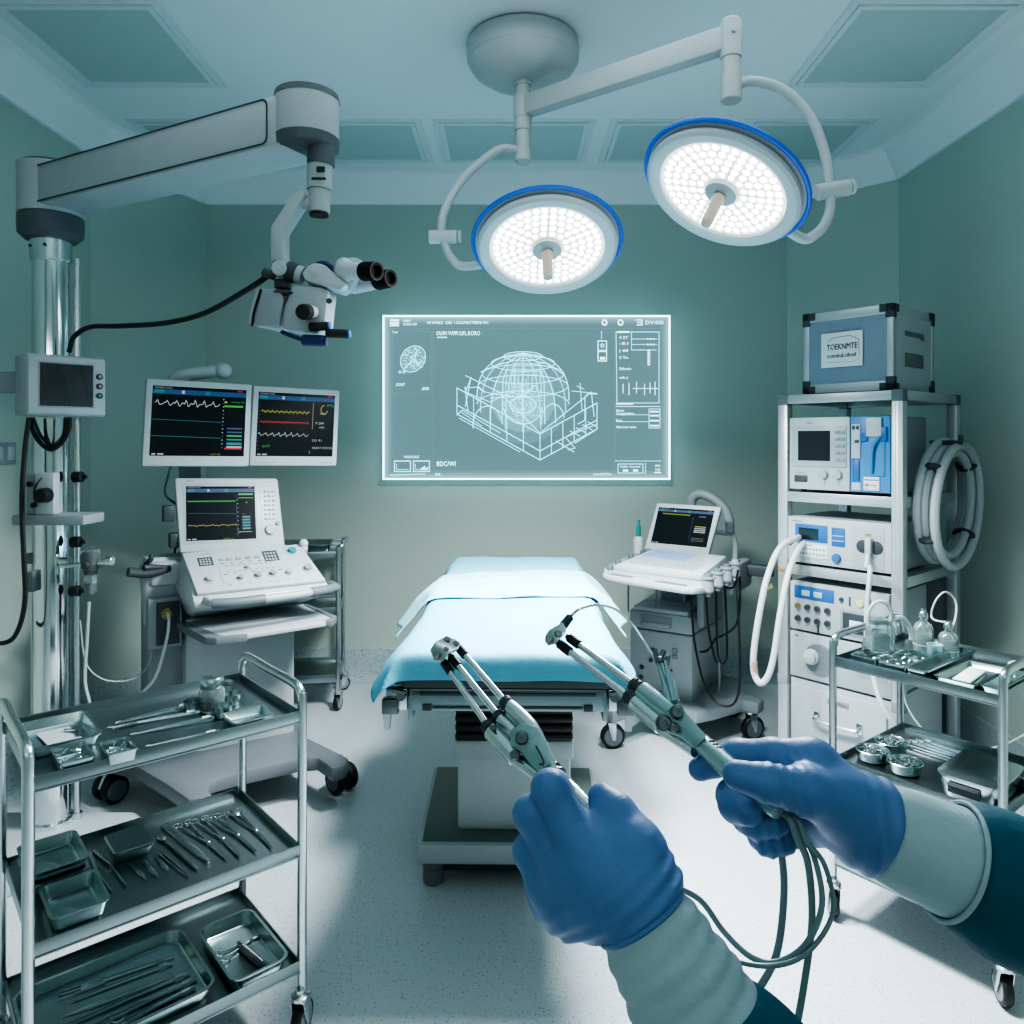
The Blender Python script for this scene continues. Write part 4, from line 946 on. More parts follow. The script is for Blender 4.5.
# tray column and tray
b = MB(); b.box(-.22, -.08, .14, .30, .60, .84, .015); b.build('lift_column', GREY, t)
b = MB(); [b.cyl((x, y, .63), (x, y, .83), .004) for x, y in ((-.25, -.18), (-.16, -.05), (-.05, .03))]; b.build('thin_rod', MID, t)
b = MB(); b.prism([(-.29, -.37), (-.265, -.43), (-.22, -.455), (.15, -.525), (.195, -.51), (.215, -.46), (.20, -.20), (.20, .0), (-.36, .32), (-.40, .28), (-.39, .05), (-.34, -.26)], .03, Matrix.Translation((0, 0, .815)), bev=.012)
b.build('console_tray', OFFW, t)
b = MB(); b.prism([(-.24, -.425), (-.12, -.45), (-.12, -.42), (-.23, -.395)], .004, Matrix.Translation((0, 0, .844)), bev=.001)
b.prism([(0, -.475), (.15, -.505), (.15, -.475), (.02, -.445)], .004, Matrix.Translation((0, 0, .844)), bev=.001); b.build('hand_grip_slot', MID, t)
b = MB(); KB = plane((-.02, -.36, .868), Vector((1, -.16, 0)), (.08, .42, .055))
b.prism([(-.24, 0), (.19, .03), (.14, .34), (-.24, .34)], .03, KB, bev=.006, z0=-.026); kb_ = b.build('keyboard', WHITE, t)
b = MB(); KT = KB @ Matrix.Translation((0, 0, .0045))
for j in range(8):
    for i in range(15):
        x0 = -.215+.0235*i; y0 = .06+.031*j
        if x0+.018 > .185-.14*(y0/.34): continue
        b.box(x0, x0+.018, y0, y0+.023, 0, .003, .0006, 0 if (4 <= j and i < 10) else 1, KT)
b.build('key_grid', [mat('blue_key', (.20, .32, .55), .5), PALE], kb_)
# screen
q = [up(*p, .10) for p in [(653, 503), (718, 507), (710, 556), (645, 550)]]
s0 = Vector(((q[2][0]+q[3][0])/2, .08, q[3][1]+.006)); dx_ = Vector((1, -.0, -.012)).normalized()
sv = Vector(((q[0][0]-q[3][0]), .05, q[0][1]-q[3][1]-.008)); sv = sv-dx_*sv.dot(dx_)*.15; SM = plane(s0, dx_, sv-dx_*sv.dot(dx_)*0)
w_ = q[1][0]-q[0][0]; h_ = sv.length; shx = q[0][0]-q[3][0]
b = MB(); b.prism([(-w_/2, 0), (w_/2, 0), (w_/2+.012, h_), (-w_/2+.012, h_)], .03, SM, bev=.009, z0=-.03); sh_ = b.build('display', PALE, t)
screen_part(sh_, SM @ Matrix.Translation((.006, h_*.53, .0008)), w_*.86, h_*.76, 'scan')
# handle arch and arm behind the screen
b = MB(); b.tube([Vector((up(px, py, .3)[0], .3, up(px, py, .3)[1])) for px, py in ((693, 515), (692, 500), (700, 494), (712, 498), (724, 508), (729, 520), (730, 532))], [.02, .025, .026, .026, .024, .024, .022], 12); b.build('carry_handle', GREY, t)
b = MB(); pts = [Vector((up(px, py, .32)[0], .32, up(px, py, .32)[1])) for px, py in ((714, 532), (734, 534), (735, 545), (735, 580), (728, 592))]; b.tube(pts, .014, 8, smooth=False); b.build('side_bracket', PALE, t)
b = MB(); x, z = up(740, 568, .25); b.box(x-.03, x+.16, .22, .28, z-.03, z+.025, .01); b.build('rear_arm', DARK, t)
b = MB(); b.box(.14, .20, .0, .32, .72, .86, .02); b.box(.02, .06, .0, .3, .55, .84, .015); b.build('side_spine', GREY, t)
for k, (px, py) in enumerate(((689, 577), (701, 572), (711, 566), (721, 563))):
    x, y = .222-.004*k, (-.43, -.29, -.15, -.01)[k]
    b = MB(); b.lathe([(.018, 0), (.024, .008), (.024, .055), (.030, .06), (.030, .068), (.02, .068), (.018, .05)], (x, y, .815), n=18); ph = b.build('probe_holder', GREY, t)
    b = MB(); b.lathe([(.012, -.02), (.015, .02), (.018, .06), (.016, .075)], (x, y, .82), n=14); b.build('probe', MID if k != 3 else OFFW, ph)
for k, (px, py) in enumerate(((640, 553), (628, 557), (615, 563), (607, 568))):
    x, y = uh(px+3, py+2, .845); b = MB(); b.lathe([(.013, 0), (.016, .01), (.014, .024), (.008, .026)], (x, y, .845), n=14); b.build('probe_cap', MID, t)
def upts(l, c): return [Vector((up(px, py, c)[0], c, up(px, py, c)[1])) for px, py in l]
for l, c in (([(691, 590), (692, 615), (695, 645), (703, 680), (715, 702), (730, 706), (738, 695), (740, 670), (739, 630), (737, 590)], -.12), ([(706, 588), (708, 625), (714, 655), (717, 663)], -.06),
             ([(716, 585), (717, 640), (720, 662), (726, 660), (727, 640), (725, 585)], -.02), ([(739, 560), (740, 600), (736, 625), (722, 636), (716, 638), (708, 650), (700, 652)], .02),
             ([(719, 580), (728, 588), (735, 585), (738, 570)], -.05)):
    b = MB(); b.tube(upts(l, c), .0052, 7); b.build('probe_cable', BLACK, t)
b = MB(); b.tube([Vector((.0, .2, .80)), Vector((.05, .2, .6)), Vector((.07, .2, .3)), Vector((.06, .2, .16))], .006, 7); b.build('side_tube', TUBEC, t)
x, y = uh(638, 560, .845)
x, y = -.36+.03, .15
tt = thing('gel_bottle', 'white squeeze bottle with teal cap standing on the ultrasound machine tray', 'bottle', P(638.5, 559, 3.98))
tt.location.z = .846; WM[tt] = Matrix.Translation(tt.location)
b = MB(); b.lathe([(.024, 0), (.027, .004), (.027, .075), (.022, .088), (.016, .093)], n=24); b.build('bottle_body', WHITE, tt)
b = MB(); b.lathe([(.012, .092), (.013, .095), (.012, .15), (.008, .155), (.008, .178), (.005, .182)], n=16); b.build('bottle_cap', TEALP, tt)

# ================================================================== equipment rack
O = (1.17, 3.3); a = -49.5
def kp(px, py, c=0): return pl(px, py, c, O, a)
t = thing('equipment_rack', 'tall open aluminium equipment rack in the right corner', 'rack', (*O, 0), a)
RW, RD, ps = .526, .60, .044
for x in (0, RW):
    for y in (0, RD):
        b = MB(); x0, y0 = x-(ps if x else 0), y-(ps if y else 0)
        b.box(x0, x0+ps, y0, y0+ps, .0, 1.605, .003)
        for k in (.32, .62): b.box(x0+ps*k, x0+ps*k+.003, y0-.0008, y0+.001, .02, 1.60); b.box(x0+ps-.001, x0+ps+.0008, y0+ps*k, y0+ps*k+.003, .02, 1.60)
        b.build('upright_post', ALU, t)
        b = MB(); b.box(x0-.001, x0+ps+.001, y0-.001, y0+ps+.001, 1.60, 1.648, .004); b.build('corner_cap', MID, t)
b = MB(); b.box(ps, RW-ps, 0.002, ps-.002, 1.607, 1.645, .002); b.box(ps, RW-ps, RD-ps, RD, 1.607, 1.645, .002); b.box(.002, ps, ps, RD-ps, 1.607, 1.645, .002); b.box(RW-ps, RW-.002, ps, RD-ps, 1.607, 1.645, .002); b.box(.01, RW-.01, .01, RD-.01, 1.630, 1.640, .001)
b.build('top_frame', ALU, t)
for z in (1.226, .912):
    b = MB(); b.box(ps, RW-ps, .004, .012, z-.042, z, .001); b.box(ps*.5, RW-ps*.5, .012, RD-.01, z-.012, z-.001, .001); b.box(RW-.012, RW-.004, ps, RD-ps, z-.042, z, .001); b.box(.004, .012, ps, RD-ps, z-.042, z, .001)
    b.build('shelf', ALU, t)
b = MB(); x, z = kp(793, 566, 0); b.box(-.001, .0, 0, 0, 0, 0) if False else None
b.box(.008, .032, -.003, .0, .875, .888, .001); b.build('orange_tag', ORANGE, t)
for x0 in (0, RW-ps):
    b = MB(); b.box(x0-.001, x0+ps+.001, -.002, ps, .385, .425, .002); b.build('post_bracket', GREY, t)
b = MB(); b.box(ps+.01, RW-ps-.01, RD-.012, RD-.004, .06, .9, 0); b.build('back_panel', GREY, t)
# drawer cabinet in the rack base
tt = thing('drawer_cabinet', 'white drawer cabinet at the bottom of the equipment rack', 'cabinet', fw(O, a, .265, .27, .02), a)
b = MB(); CX = .215
b.box(-CX, CX, -.25, .25, .015, .40, .004); b.box(-CX+.02, CX-.02, -.2, .2, 0, .02); b.build('cabinet_body', WHITE, tt)
for z0, z1 in ((.135, .375), (.025, .125)):
    b = MB(); b.box(-CX+.02, CX-.02, -.262, -.245, z0, z1, .004); d_ = b.build('drawer', WHITE, tt)
    zc = z0+(z1-z0)*.52
    b = MB(); [b.box(x-.012, x+.012, -.268, -.261, zc-.022, zc+.022, .003) for x in (-.09, .09)]; b.tube([(-.09, -.268, zc), (-.085, -.29, zc-.004), (0, -.295, zc-.008), (.085, -.29, zc-.004), (.09, -.268, zc)], .008, 8); b.build('handle', STEEL, d_)
    if z1 > .3:
        b = MB(); b.box(-.045, .045, -.265, -.261, z1-.045, z1-.025, .001); b.build('label_holder', GREY, d_)
        b = MB(); F = FR(-.2655); b.text('CENTRAL', F @ Matrix.Translation((-.038, z1-.041, 0)), .013, 0, .075); b.build('label_text', INK, d_)
# device A
ZA, ZB = 1.228, .914
def dev(name, label, x0, x1, y0, y1, z0, z1, m, side=None, cat='medical device'):
    tt = thing(name, label, cat, fw(O, a, (x0+x1)/2, (y0+y1)/2, z0+.001), a); w, d, h = (x1-x0)/2, (y1-y0)/2, z1-z0
    b = MB(); b.box(-w, w, -d, d, .008, h, .005); [b.cyl((sx*(w-.04), sy*(d-.04), 0), (sx*(w-.04), sy*(d-.04), .01), .012, mt=1) for sx in (-1, 1) for sy in (-1, 1)]
    b.build('housing', [m, BLACK], tt); return tt, w, d, h, FR(-d)
tt, w, d, h, F = dev('infusion_workstation', 'white medical unit with dark square screen and tall blue side panel, top shelf of rack', .05, .475, .02, .36, ZA, 1.545, GREY)
def fx(px): return kp(px, 450, .02)[0]-(.05+.475)/2
def fz(py, px=840): return kp(px, py, .02)[1]-ZA-.001
b = MB(); xs = fx(851); b.box(-w, xs, .01, h, 0, .012, .004, 0, F); fp = b.build('front_panel', WHITE, tt)
F1 = F @ Matrix.Translation((0, 0, .012))
b = MB(); b.box(fx(794), fx(848), h*.34, h*.88, 0, .004, .002, 0, F1); b.build('display_frame', OFFW, fp)
cx_ = (fx(800)+fx(832))/2; screen_part(fp, F1 @ Matrix.Translation((cx_, h*.62, .0046)), fx(832)-fx(800), h*.40, 'dark')
b = MB()
for k in range(5):
    for i in range(2): b.box(fx(837)+.022*i, fx(837)+.018+.022*i, h*(.80-.09*k)-.007, h*(.80-.09*k)+.006, .004, .008, .001, 0, F1)
b.build('side_keys', GREY, fp)
b = MB(); b.box(fx(796), fx(809), h*.13, h*.22, 0, .004, .002, 0, F1); b.build('socket', DARK, fp)
b = MB(); b.text('CARDI-0', F1 @ Matrix.Translation((fx(797), h*.245, .0005)), .009, 0, .045); b.text('SM-3', F1 @ Matrix.Translation((fx(808), h*.91, .0005)), .011, 0, .03); b.box(fx(820), fx(824), h*.21, h*.225, 0, .001, 0, 0, F1); b.box(fx(834), fx(838), h*.21, h*.225, 0, .001, 0, 0, F1); b.build('lettering', INK, fp)
for px in (826, 840):
    b = MB(); knob(b, F1, fx(px), h*.24, .017, .016); b.box(fx(px)-.003, fx(px)+.003, h*.11, h*.2, 0, .003, .001, 0, F1); b.build('dial', OFFW, fp)
b = MB(); b.box(xs+.002, w, .01, h-.001, 0, .010, .004, 0, F); b.box(xs+.06, w-.02, h*.24, h*.86, .009, .014, .006, 0, F); bp_ = b.build('blue_panel', BLUEL, tt)
for X0, X1, V0, V1, dp_ in ((.008, .045, .46, .90, .016), (.008, .045, .05, .15, .014), (.07, .13, .74, .98, .022)):
    b = MB(); b.box(xs+X0, xs+X1, h*V0, h*V1, .010, dp_, .002, 0, F); b.build('white_strip', WHITE, bp_)
b = MB(); b.box(xs+.012, xs+.024, h*.83, h*.88, .015, .018, .001, 0, F); b.box(xs+.028, xs+.04, h*.83, h*.88, .015, .018, .001, 0, F); b.box(xs+.022, xs+.04, h*.66, h*.70, .015, .018, .001, 0, F); b.build('switch', DARK, bp_)
for X0, X1, V0, V1, dp_ in ((.045, .075, .68, .84, .02), (.11, .15, .68, .86, .02), (.010, .04, .17, .44, .014)):
    b = MB(); b.box(xs+X0, xs+X1, h*V0, h*V1, .011, dp_, .002, 0, F); b.build('blue_clip', BLUEP, bp_)
b = MB(); b.tube([F @ Vector(v) for v in ((xs+.125, h*.74, .02), (xs+.105, h*.66, .022), (xs+.095, h*.55, .022), (xs+.092, h*.40, .02), (xs+.090, h*.28, .016))], .008, 8); b.build('blue_lever', BLUEL, bp_)
b = MB(); b.box(xs+.058, xs+.12, h*.06, h*.23, .010, .0155, .001, 0, F); b.rect(xs+.06, xs+.118, h*.185, h*.20, F, 1, .0158); b.rect(xs+.063, xs+.08, h*.11, h*.145, F, 2, .0158); b.rect(xs+.084, xs+.112, h*.115, h*.13, F, 3, .0158); b.rect(xs+.063, xs+.075, h*.08, h*.09, F, 1, .0158); b.build('printed_label', [LABEL, BLUEP, BRASS, GREY], bp_)
# device B
tt, w, d, h, F = dev('electrosurgical_unit', 'low white unit with blue display and plugged round socket, middle shelf of rack', .042, .478, .02, .40, ZB, 1.118, OFFW)
b = MB(); b.box(-w, w, .008, h, 0, .010, .004, 0, F); fp = b.build('front_panel', WHITE, tt); F1 = F @ Matrix.Translation((0, 0, .010))
def bx(f): return -w+2*w*f
b = MB(); b.box(bx(.08), bx(.41), h*.50, h*.86, 0, .003, .001, 0, F1); b.box(bx(.12), bx(.32), h*.54, h*.78, .003, .0035, 0, 1, F1); b.build('display', [BLUEP, SCREEN], fp)
b = MB(); b.box(bx(.45), bx(.58), h*.46, h*.84, 0, .003, .001, 0, F1); [b.rect(bx(.455), bx(.575), h*(.57+.1*k), h*(.58+.1*k), F1, 1, .0034) for k in range(2)]; b.build('blue_keys', [BLUEP, LABEL], fp)
b = MB(); knob(b, F1, bx(.50), h*.22, .019, .014); b.build('blue_dial', BLUEP, fp)
b = MB(); b.box(bx(.10), bx(.41), h*.17, h*.45, 0, .002, .0008, 0, F1); [b.rect(bx(.12+.035*i), bx(.14+.035*i), h*(.22+.1*j), h*(.27+.1*j), F1, 1, .0024) for i in range(8) for j in range(2)]; b.rect(bx(.17), bx(.26), h*.41, h*.44, F1, 1, .0024); b.build('keypad', [LABEL, GREY], fp)
b = MB(); b.box(bx(.65), bx(.94), h*.08, h*.92, -.001, .002, .001, 0, F1); b.rect(bx(.77), bx(.83), h*.72, h*.78, F1, 1, .0024); b.build('socket_plate', [PALE, BRASS], fp)
for f_ in (.75, .87):
    b = MB(); b.lathe([(.026, 0), (.026, .004), (.018, .006), (.0001, .006)], (bx(f_), h*.52, .002), (0, 0, 1), 20, 0, F1); b.build('round_socket', DARK, fp)
b = MB(); b.box(bx(.79), bx(.845), h*.40, h*.70, .002, .03, .004, 0, F1); b.build('white_plug', WHITE, fp)
b = MB(); b.text('ENDOVAC', F1 @ Matrix.Translation((bx(.04), h*.89, .0006)), .011, 0, .05); b.build('lettering', INK, fp)
Wb = WM[tt]
plug = Wb @ F1 @ Vector((bx(.815), h*.40, .02))
# device D and C
tt, w, d, h, F = dev('suction_unit', 'pale box unit with one large round dial, lowest device standing on the drawer cabinet', .052, .478, .02, .40, .420, .622, PALE)
b = MB(); b.box(-w, w, .008, h, 0, .010, .004, 0, F); fp = b.build('front_panel', PALE, tt); F1 = F @ Matrix.Translation((0, 0, .010))
b = MB(); b.lathe([(.066, 0), (.066, .005), (.060, .007), (.0001, .007)], (bx(.29)+.01, h*.50, 0), (0, 0, 1), 40, 0, F1); dp = b.build('dial_plate', mat('satin_dial_plate', (.22, .26, .28), .35, .4), fp)
b = MB(); b.lathe([(.033, .007), (.033, .016), (.028, .022), (.027, .035), (.020, .040), (.0001, .041)], (bx(.24), h*.54, 0), (0, 0, 1), 30, 0, F1); b.build('dial_knob', WHITE, dp)
b = MB(); b.box(bx(.66), bx(.96), h*.35, h*.75, 0, .002, .0008, 0, F1); [b.rect(bx(.68), bx(.93), h*(.40+.1*k), h*(.43+.1*k), F1, 1, .0024) for k in range(4)]; b.build('vent_label', [PALE, GREY], fp)
b = MB(); b.rect(bx(.05), bx(.09), h*.9, h*.93, F1, 0, .0005); b.build('marking', BLUEP, fp)
tt, w, d, h, F = dev('patient_warmer', 'grey unit with two rows of knobs and dark window, above the round dial unit', .052, .470, .02, .38, .624, .838, PALE)
b = MB(); b.box(-w, w, .008, h, 0, .010, .004, 0, F); fp = b.build('front_panel', OFFW, tt); F1 = F @ Matrix.Translation((0, 0, .010))
b = MB(); b.box(bx(.05), bx(.47), h*.68, h*.93, 0, .003, .001, 0, F1); [b.box(bx(.13+.13*k), bx(.22+.13*k), h*.74, h*.85, .003, .005, .001, 1, F1) for k in range(2)]; b.build('readout', [BLUEP, PALE], fp)
for j in range(2):
    for i in range(4):
        b = MB(); knob(b, F1, bx(.09+.105*i), h*(.52-.25*j), .0125, .014); b.build('knob', BRASS if (i + j == 0) else DARKST, fp)
b = MB(); [b.box(bx(.30), bx(.315), h*.05, h*.2, 0, .006, .001, 0, F1), b.box(bx(.62), bx(.635), h*.68, h*.86, 0, .003, .001, 0, F1), b.box(bx(.82), bx(.835), h*.70, h*.88, 0, .003, .001, 0, F1)]; knob(b, F1, bx(.545), h*.78, .009, .008); b.build('toggle', DARK, fp)
b = MB(); knob(b, F1, bx(.73), h*.76, .016, .006); b.build('yellow_button', mat('pale_yellow_button', (.55, .62, .25), .4), fp)
b = MB(); b.box(bx(.53), bx(.93), h*.12, h*.60, 0, .003, .001, 0, F1); b.box(bx(.56), bx(.90), h*.17, h*.55, .003, .005, .001, 1, F1); b.box(bx(.63), bx(.76), h*.27, h*.42, .005, .008, .002, 2, F1); b.build('recorder_window', [GREY, DARK, LABEL], fp)
# flight case on top
cO = fw(O, a, .285, .245, 1.6495); tt = thing('flight_case', 'silver edged equipment case with printed label on top of the rack', 'case', cO, a)
w, d, z1 = .188, .205, .342
b = MB(); b.box(-w+.004, w-.004, -d+.004, d-.004, .004, z1-.004, .003, 0); b.box(w-.006, w-.002, -d+.01, d-.01, .01, z1-.01, 0, 1); b.build('case_body', [mat('case_panel', (.20, .26, .32), .55, bump=.2, bscale=200), PALE], tt)
b = MB(); e = .038
for sx in (-1, 1):
    for sy in (-1, 1): b.box(min(sx*w, sx*(w-e*.7)), max(sx*w, sx*(w-e*.7)), min(sy*d, sy*(d-e*.7)), max(sy*d, sy*(d-e*.7)), 0, z1, .003)
    for z in (0, z1-e): b.box(min(sx*w, sx*(w-e*.8)), max(sx*w, sx*(w-e*.8)), -d, d, z, z+e, .003)
for sy in (-1, 1):
    for z in (0, z1-e): b.box(-w, w, min(sy*d, sy*(d-e*.8)), max(sy*d, sy*(d-e*.8)), z, z+e, .003)
b.build('edge_profile', ALU, tt)
for sx in (-1, 1):
    for sy in (-1, 1):
        for z in (0, z1):
            b = MB(); g = .054; s_ = -1 if z else 1
            for dx, dy, dz in ((g, g*.55, g*.55), (g*.55, g, g*.55), (g*.55, g*.55, g)):
                X = sorted((sx*(w+.003), sx*(w-dx))); Yy = sorted((sy*(d+.003), sy*(d-dy))); Z = sorted((z-s_*.0025 if z else -.0, z+s_*dz))
                b.box(X[0], X[1], Yy[0], Yy[1], Z[0], Z[1], .003)
            b.build('corner_guard', DARK, tt)
F = FR(-d-.0005); 
b = MB(); b.box(-.105, .070, .105, .250, 0, .006, .002, 0, F); lb = b.build('label_plate', LABEL, tt)
b = MB(); FT = F @ Matrix.Translation((0, 0, .0066)); [b.text('TOEKNMTE', FT @ Matrix.Translation((-.080+.0012*k_, .178+.0008*k_, 0)), .034, 0, .128) for k_ in (0, 1)]; [b.text('ccstnbuLcihnsf', FT @ Matrix.Translation((-.080+.0012*k_, .145, 0)), .024, 0, .125) for k_ in (0, 1)]
b.seg2([(-.075, .212), (-.055, .228), (.02, .232), (.055, .212), (.057, .150)], .0018, FT); b.seg2([(-.08, .128), (.02, .122), (.055, .130)], .001, FT); b.build('label_print', INK, lb)
b = MB(); F2 = plane((w+.0005, 0, 0), (0, 1, 0), (0, 0, 1)); b.box(-.09, .09, .225, .245, -.003, .001, .001, 0, F2); b.box(-.09, .09, .10, .155, -.003, .001, .001, 0, F2); b.cyl(F2 @ Vector((.075, .225, 0)), F2 @ Vector((.075, .225, .008)), .008); b.build('side_slot', MID, tt)
# coiled hose on the rack side
cl = [(918, 500), (980, 500), (945, 440), (950, 565)]
t2 = thing('coiled_hose', 'thick coil of clear ribbed hose hanging on the right side of the rack', 'hose', fw(O, a, RW+.05, .30, .94), a)
CM = WM[t2].inverted()
b = MB(); off = RW+.045
ctr = Vector((off, .345, 1.20)); 
for k in range(4):
    ry, rz = .245-.020*(k % 3), .245-.018*(k % 3); pts = []
    for i in range(40):
        th = 2*PI*i/40
        pts.append(ctr+Vector((.022*(k-1.5), ry*math.cos(th)+.03*math.sin(th), rz*math.sin(th)-.006*k)))
    b.tube(pts, .0175, 10, closed=True, smooth=False, M=Matrix.Translation(-Vector((RW+.05, .30, .94))))
b.build('hose_loops', mat('clear_hose', (.62, .70, .72), .2, trans=.35, bump=.3, bscale=300), t2)
for th in (.75, 2.5, 3.7, 5.6):
    p_ = ctr+Vector((0, .228*math.cos(th)+.03*math.sin(th), .23*math.sin(th)-.01))-Vector((RW+.05, .30, .94))
    b = MB(); tg = Vector((0, -.27*math.sin(th)+.03*math.cos(th), .25*math.cos(th))).normalized(); b.lathe([(.040, -.008), (.043, -.006), (.043, .006), (.040, .008)], p_, tg, 20, M=None); b.build('hose_tie', DARK, t2)
b = MB(); b.cyl(Vector((-.07, .02, .50)), Vector((.05, .02, .50)), .009); b.cyl(Vector((.045, .02, .50)), Vector((.045, .02, .53)), .009); b.build('hook', DARK, t2)
# box behind the hose: gas module fixed to rack side
b = MB(); b.box(RW-ps-.06, RW-.048, .10, .46, 1.232, 1.47, .006); b.box(RW-ps-.06, RW-.048, .12, .46, .918, 1.10, .006); t_ = bpy.data.objects['equipment_rack']
b.bm.free()
# white ventilation hose loop on the left
s_ = P(797, 540, 3.28); 
b = MB(); b.tube([P(806, 536, 3.30), P(797, 538, 3.22), P(780, 548, 3.16), P(768, 575, 3.12), P(760, 610, 3.10), P(754, 650, 3.10), P(754, 672, 3.10), P(760, 683, 3.08), P(768, 676, 3.07), P(774, 655, 3.07), P(780, 615, 3.08), P(788, 575, 3.12), P(798, 550, 3.18), P(808, 541, 3.24), P(816, 540, 3.25)], .013, 10)
t2 = thing('ventilator_hose', 'white looped hose plugged into the blue display unit, hanging left of the rack', 'hose', P(760, 683, 3.08))
b.build('hose', TUBEW, t2, world=True)
b = MB(); b.tube([P(754, 661, 3.10), P(754, 667, 3.10), P(755, 673, 3.10)], .0142, 10, mt=0); b.build('hose_joint', mat('tan_joint', (.36, .27, .19), .5), t2, world=True)
b = MB(); b.tube([P(772, 585, 3.12), P(766, 587, 3.13)], .012, 8); b.build('brass_clip', BRASS, t2, world=True)
b = MB(); b.tube([P(790, 545, 3.2), P(800, 537, 3.24), P(812, 531, 3.26)], .004, 6); b.build('dark_wire', DARK, t2, world=True)
# cable from the plug running down behind the trolley
b = MB(); b.tube([plug, plug+Vector((-.02, -.03, -.05)), P(870, 570, 2.86), P(867, 610, 2.85), P(867, 645, 2.85), P(872, 670, 2.83), P(880, 700, 2.78), P(895, 725, 2.75), P(915, 745, 2.75), P(930, 800, 2.8), fw((.98, 2.29), -51.8, .1, .56, .02), fw((.98, 2.29), -51.8, .3, .60, .012)], .0095, 8)
solo('power_cord', b, TUBEW, 'thick white cord hanging down from the round socket of the middle rack unit', 'cord', plug, 0, world=True)

# ================================================================== trolleys
def trolley(name, label, O, a, Lx, Ly, shelves, htop, cy):
    t = thing(name, label, 'trolley', (*O, 0), a, 'steel instrument trolleys')
    r = .0115
    for x in (0, Lx):
        sg = -1 if x == 0 else 1
        b = MB(); b.tube([(x, 0, .10), (x, 0, .3), (x, 0, htop-.06), (x, .008, htop-.025), (x, .035, htop), (x, Ly*.5, htop), (x, Ly-.035, htop), (x, Ly-.008, htop-.025), (x, Ly, htop-.06), (x, Ly, .3), (x, Ly, .10)], r, 12, res=5); b.build('end_frame', STEEL, t)
        for y in (0, Ly): caster(t, x, y, .043, random.choice((40, 70, 110, 150)) if not cy else cy, .024, stem=.0)
    for z in shelves:
        b = MB(); x0, x1, y0, y1 = r*.7, Lx-r*.7, -.004, Ly+.004
        rim = .026
        b.box(x0, x1, y0, y1, z-.004, z, 0)
        for X0, X1, Y0, Y1 in ((x0, x1, y0-.002, y0+.002), (x0, x1, y1-.002, y1+.002), (x0-.002, x0+.002, y0, y1), (x1-.002, x1+.002, y0, y1)):
            b.box(X0, X1, Y0, Y1, z-.012, z+.018, .0009)
        b.box(x0, x1, y0-.004, y0+.001, z-.013, z-.009, .001); b.build('shelf', SHEET, t)
    return t
TA, ta = (-.942, 1.46), 40.7
trolley('instrument_trolley', 'three-shelf steel trolley loaded with trays and instruments at the left front', TA, ta, .567, .385, (.775, .45, .168), .845, 0)
SA, sa = (.98, 2.29), -51.8
trolley('instrument_trolley', 'steel trolley with bottles and trays at the right front beside the equipment rack', SA, sa, .458, .44, (.775, .47, .17), .850, 130)
def on(F_, x, y, z): return fw(F_[0], F_[1], x, y, z)
LT = (TA, ta); RT = (SA, sa)
def put(name, mb, m, label, cat, F_, x, y, z, rz=0, group=None): return solo(name, mb, m, label, cat, on(F_, x, y, z+.0005), F_[1]+rz, group)
# instrument shapes, lying along +y, handle at 0
def rod_mb(L, r0=.0032, r1=.0018, jaw=True):
    b = MB(); b.tube([(0, 0, .004), (0, L*.3, .004), (0, L*.62, .004), (0, L, .003)], [r0*1.2, r0, r0*.8, r1], 8, smooth=False)
    if jaw: b.tube([(0, L*.94, .003), (.003, L*.97, .004), (.001, L*1.03, .003)], r1*.8, 6); b.lathe([(r0*1.5, 0), (r0*1.6, .003), (r0*1.5, .02)], (0, L*.05, .0045), (0, 1, 0), 10)
    return b
def blade_mb(L, w=.006):
    b = MB(); b.prism([(-w*.4, 0), (w*.4, 0), (w*.5, L*.55), (w*.6, L*.62), (w*.1, L), (-w*.45, L*.75), (-w*.5, L*.5)], .0035, bev=.001); return b
def tweezer_mb(L, w=.010):
    b = MB()
    for s in (-1, 1): b.prism([(0, 0), (s*w*.5, L*.05), (s*w*.62, L*.5), (s*w*.3, L*.8), (s*.0006, L), (s*.0001, L*.98), (s*w*.12, L*.8), (s*w*.3, L*.5), (s*w*.1, L*.1)], .006, bev=.0008)
    return b
def clamp_mb(L, ring=.011, bent=.0, open_=.0):
    b = MB()
    for s in (-1, 1):
        c = Vector((s*(ring+.004+open_), 0, .004))
        b.tube([c+Vector((ring*math.cos(q), ring*math.sin(q), 0)) for q in np.linspace(0, 2*PI, 18, endpoint=False)], .0022, 6, closed=True, smooth=False)
        b.tube([c+Vector((-s*ring*.3, ring, 0)), Vector((s*(.006+open_*.5), L*.35, .004)), Vector((0, L*.58, .004)), Vector((-s*(.002+open_*.2)+bent*.3, L*.8, .004)), Vector((-s*.0015+bent, L, .004))], [.0024, .0028, .0034, .0026, .0012], 7)
    b.lathe([(.005, 0), (.005, .009), (.004, .010)], (0, L*.58, 0), (0, 0, 1), 10)
    return b
def spread_mb(L, w):
    b = MB()
    for s in (-1, 1): b.prism([(0, 0), (s*w*.3, L*.05), (s*w*.55, L*.45), (s*w*.5, L*.98), (s*w*.42, L), (s*w*.38, L*.9), (s*w*.40, L*.5), (s*w*.1, L*.22)], .008, bev=.0012)
    b.tube([(-w*.40, L*.5, .006), (-w*.1, L*.62, .006), (w*.35, L*.40, .006)], .001, 5)
    return b
def place_line(name, mb, L, label, cat, F_, p0, p1, z, m=TOOL, group=None):
    (x0, y0), (x1, y1) = p0, p1; ang = math.degrees(math.atan2(-(x1-x0), (y1-y0)))
    return put(name, mb, m, label, cat, F_, x0, y0, z, ang, group)
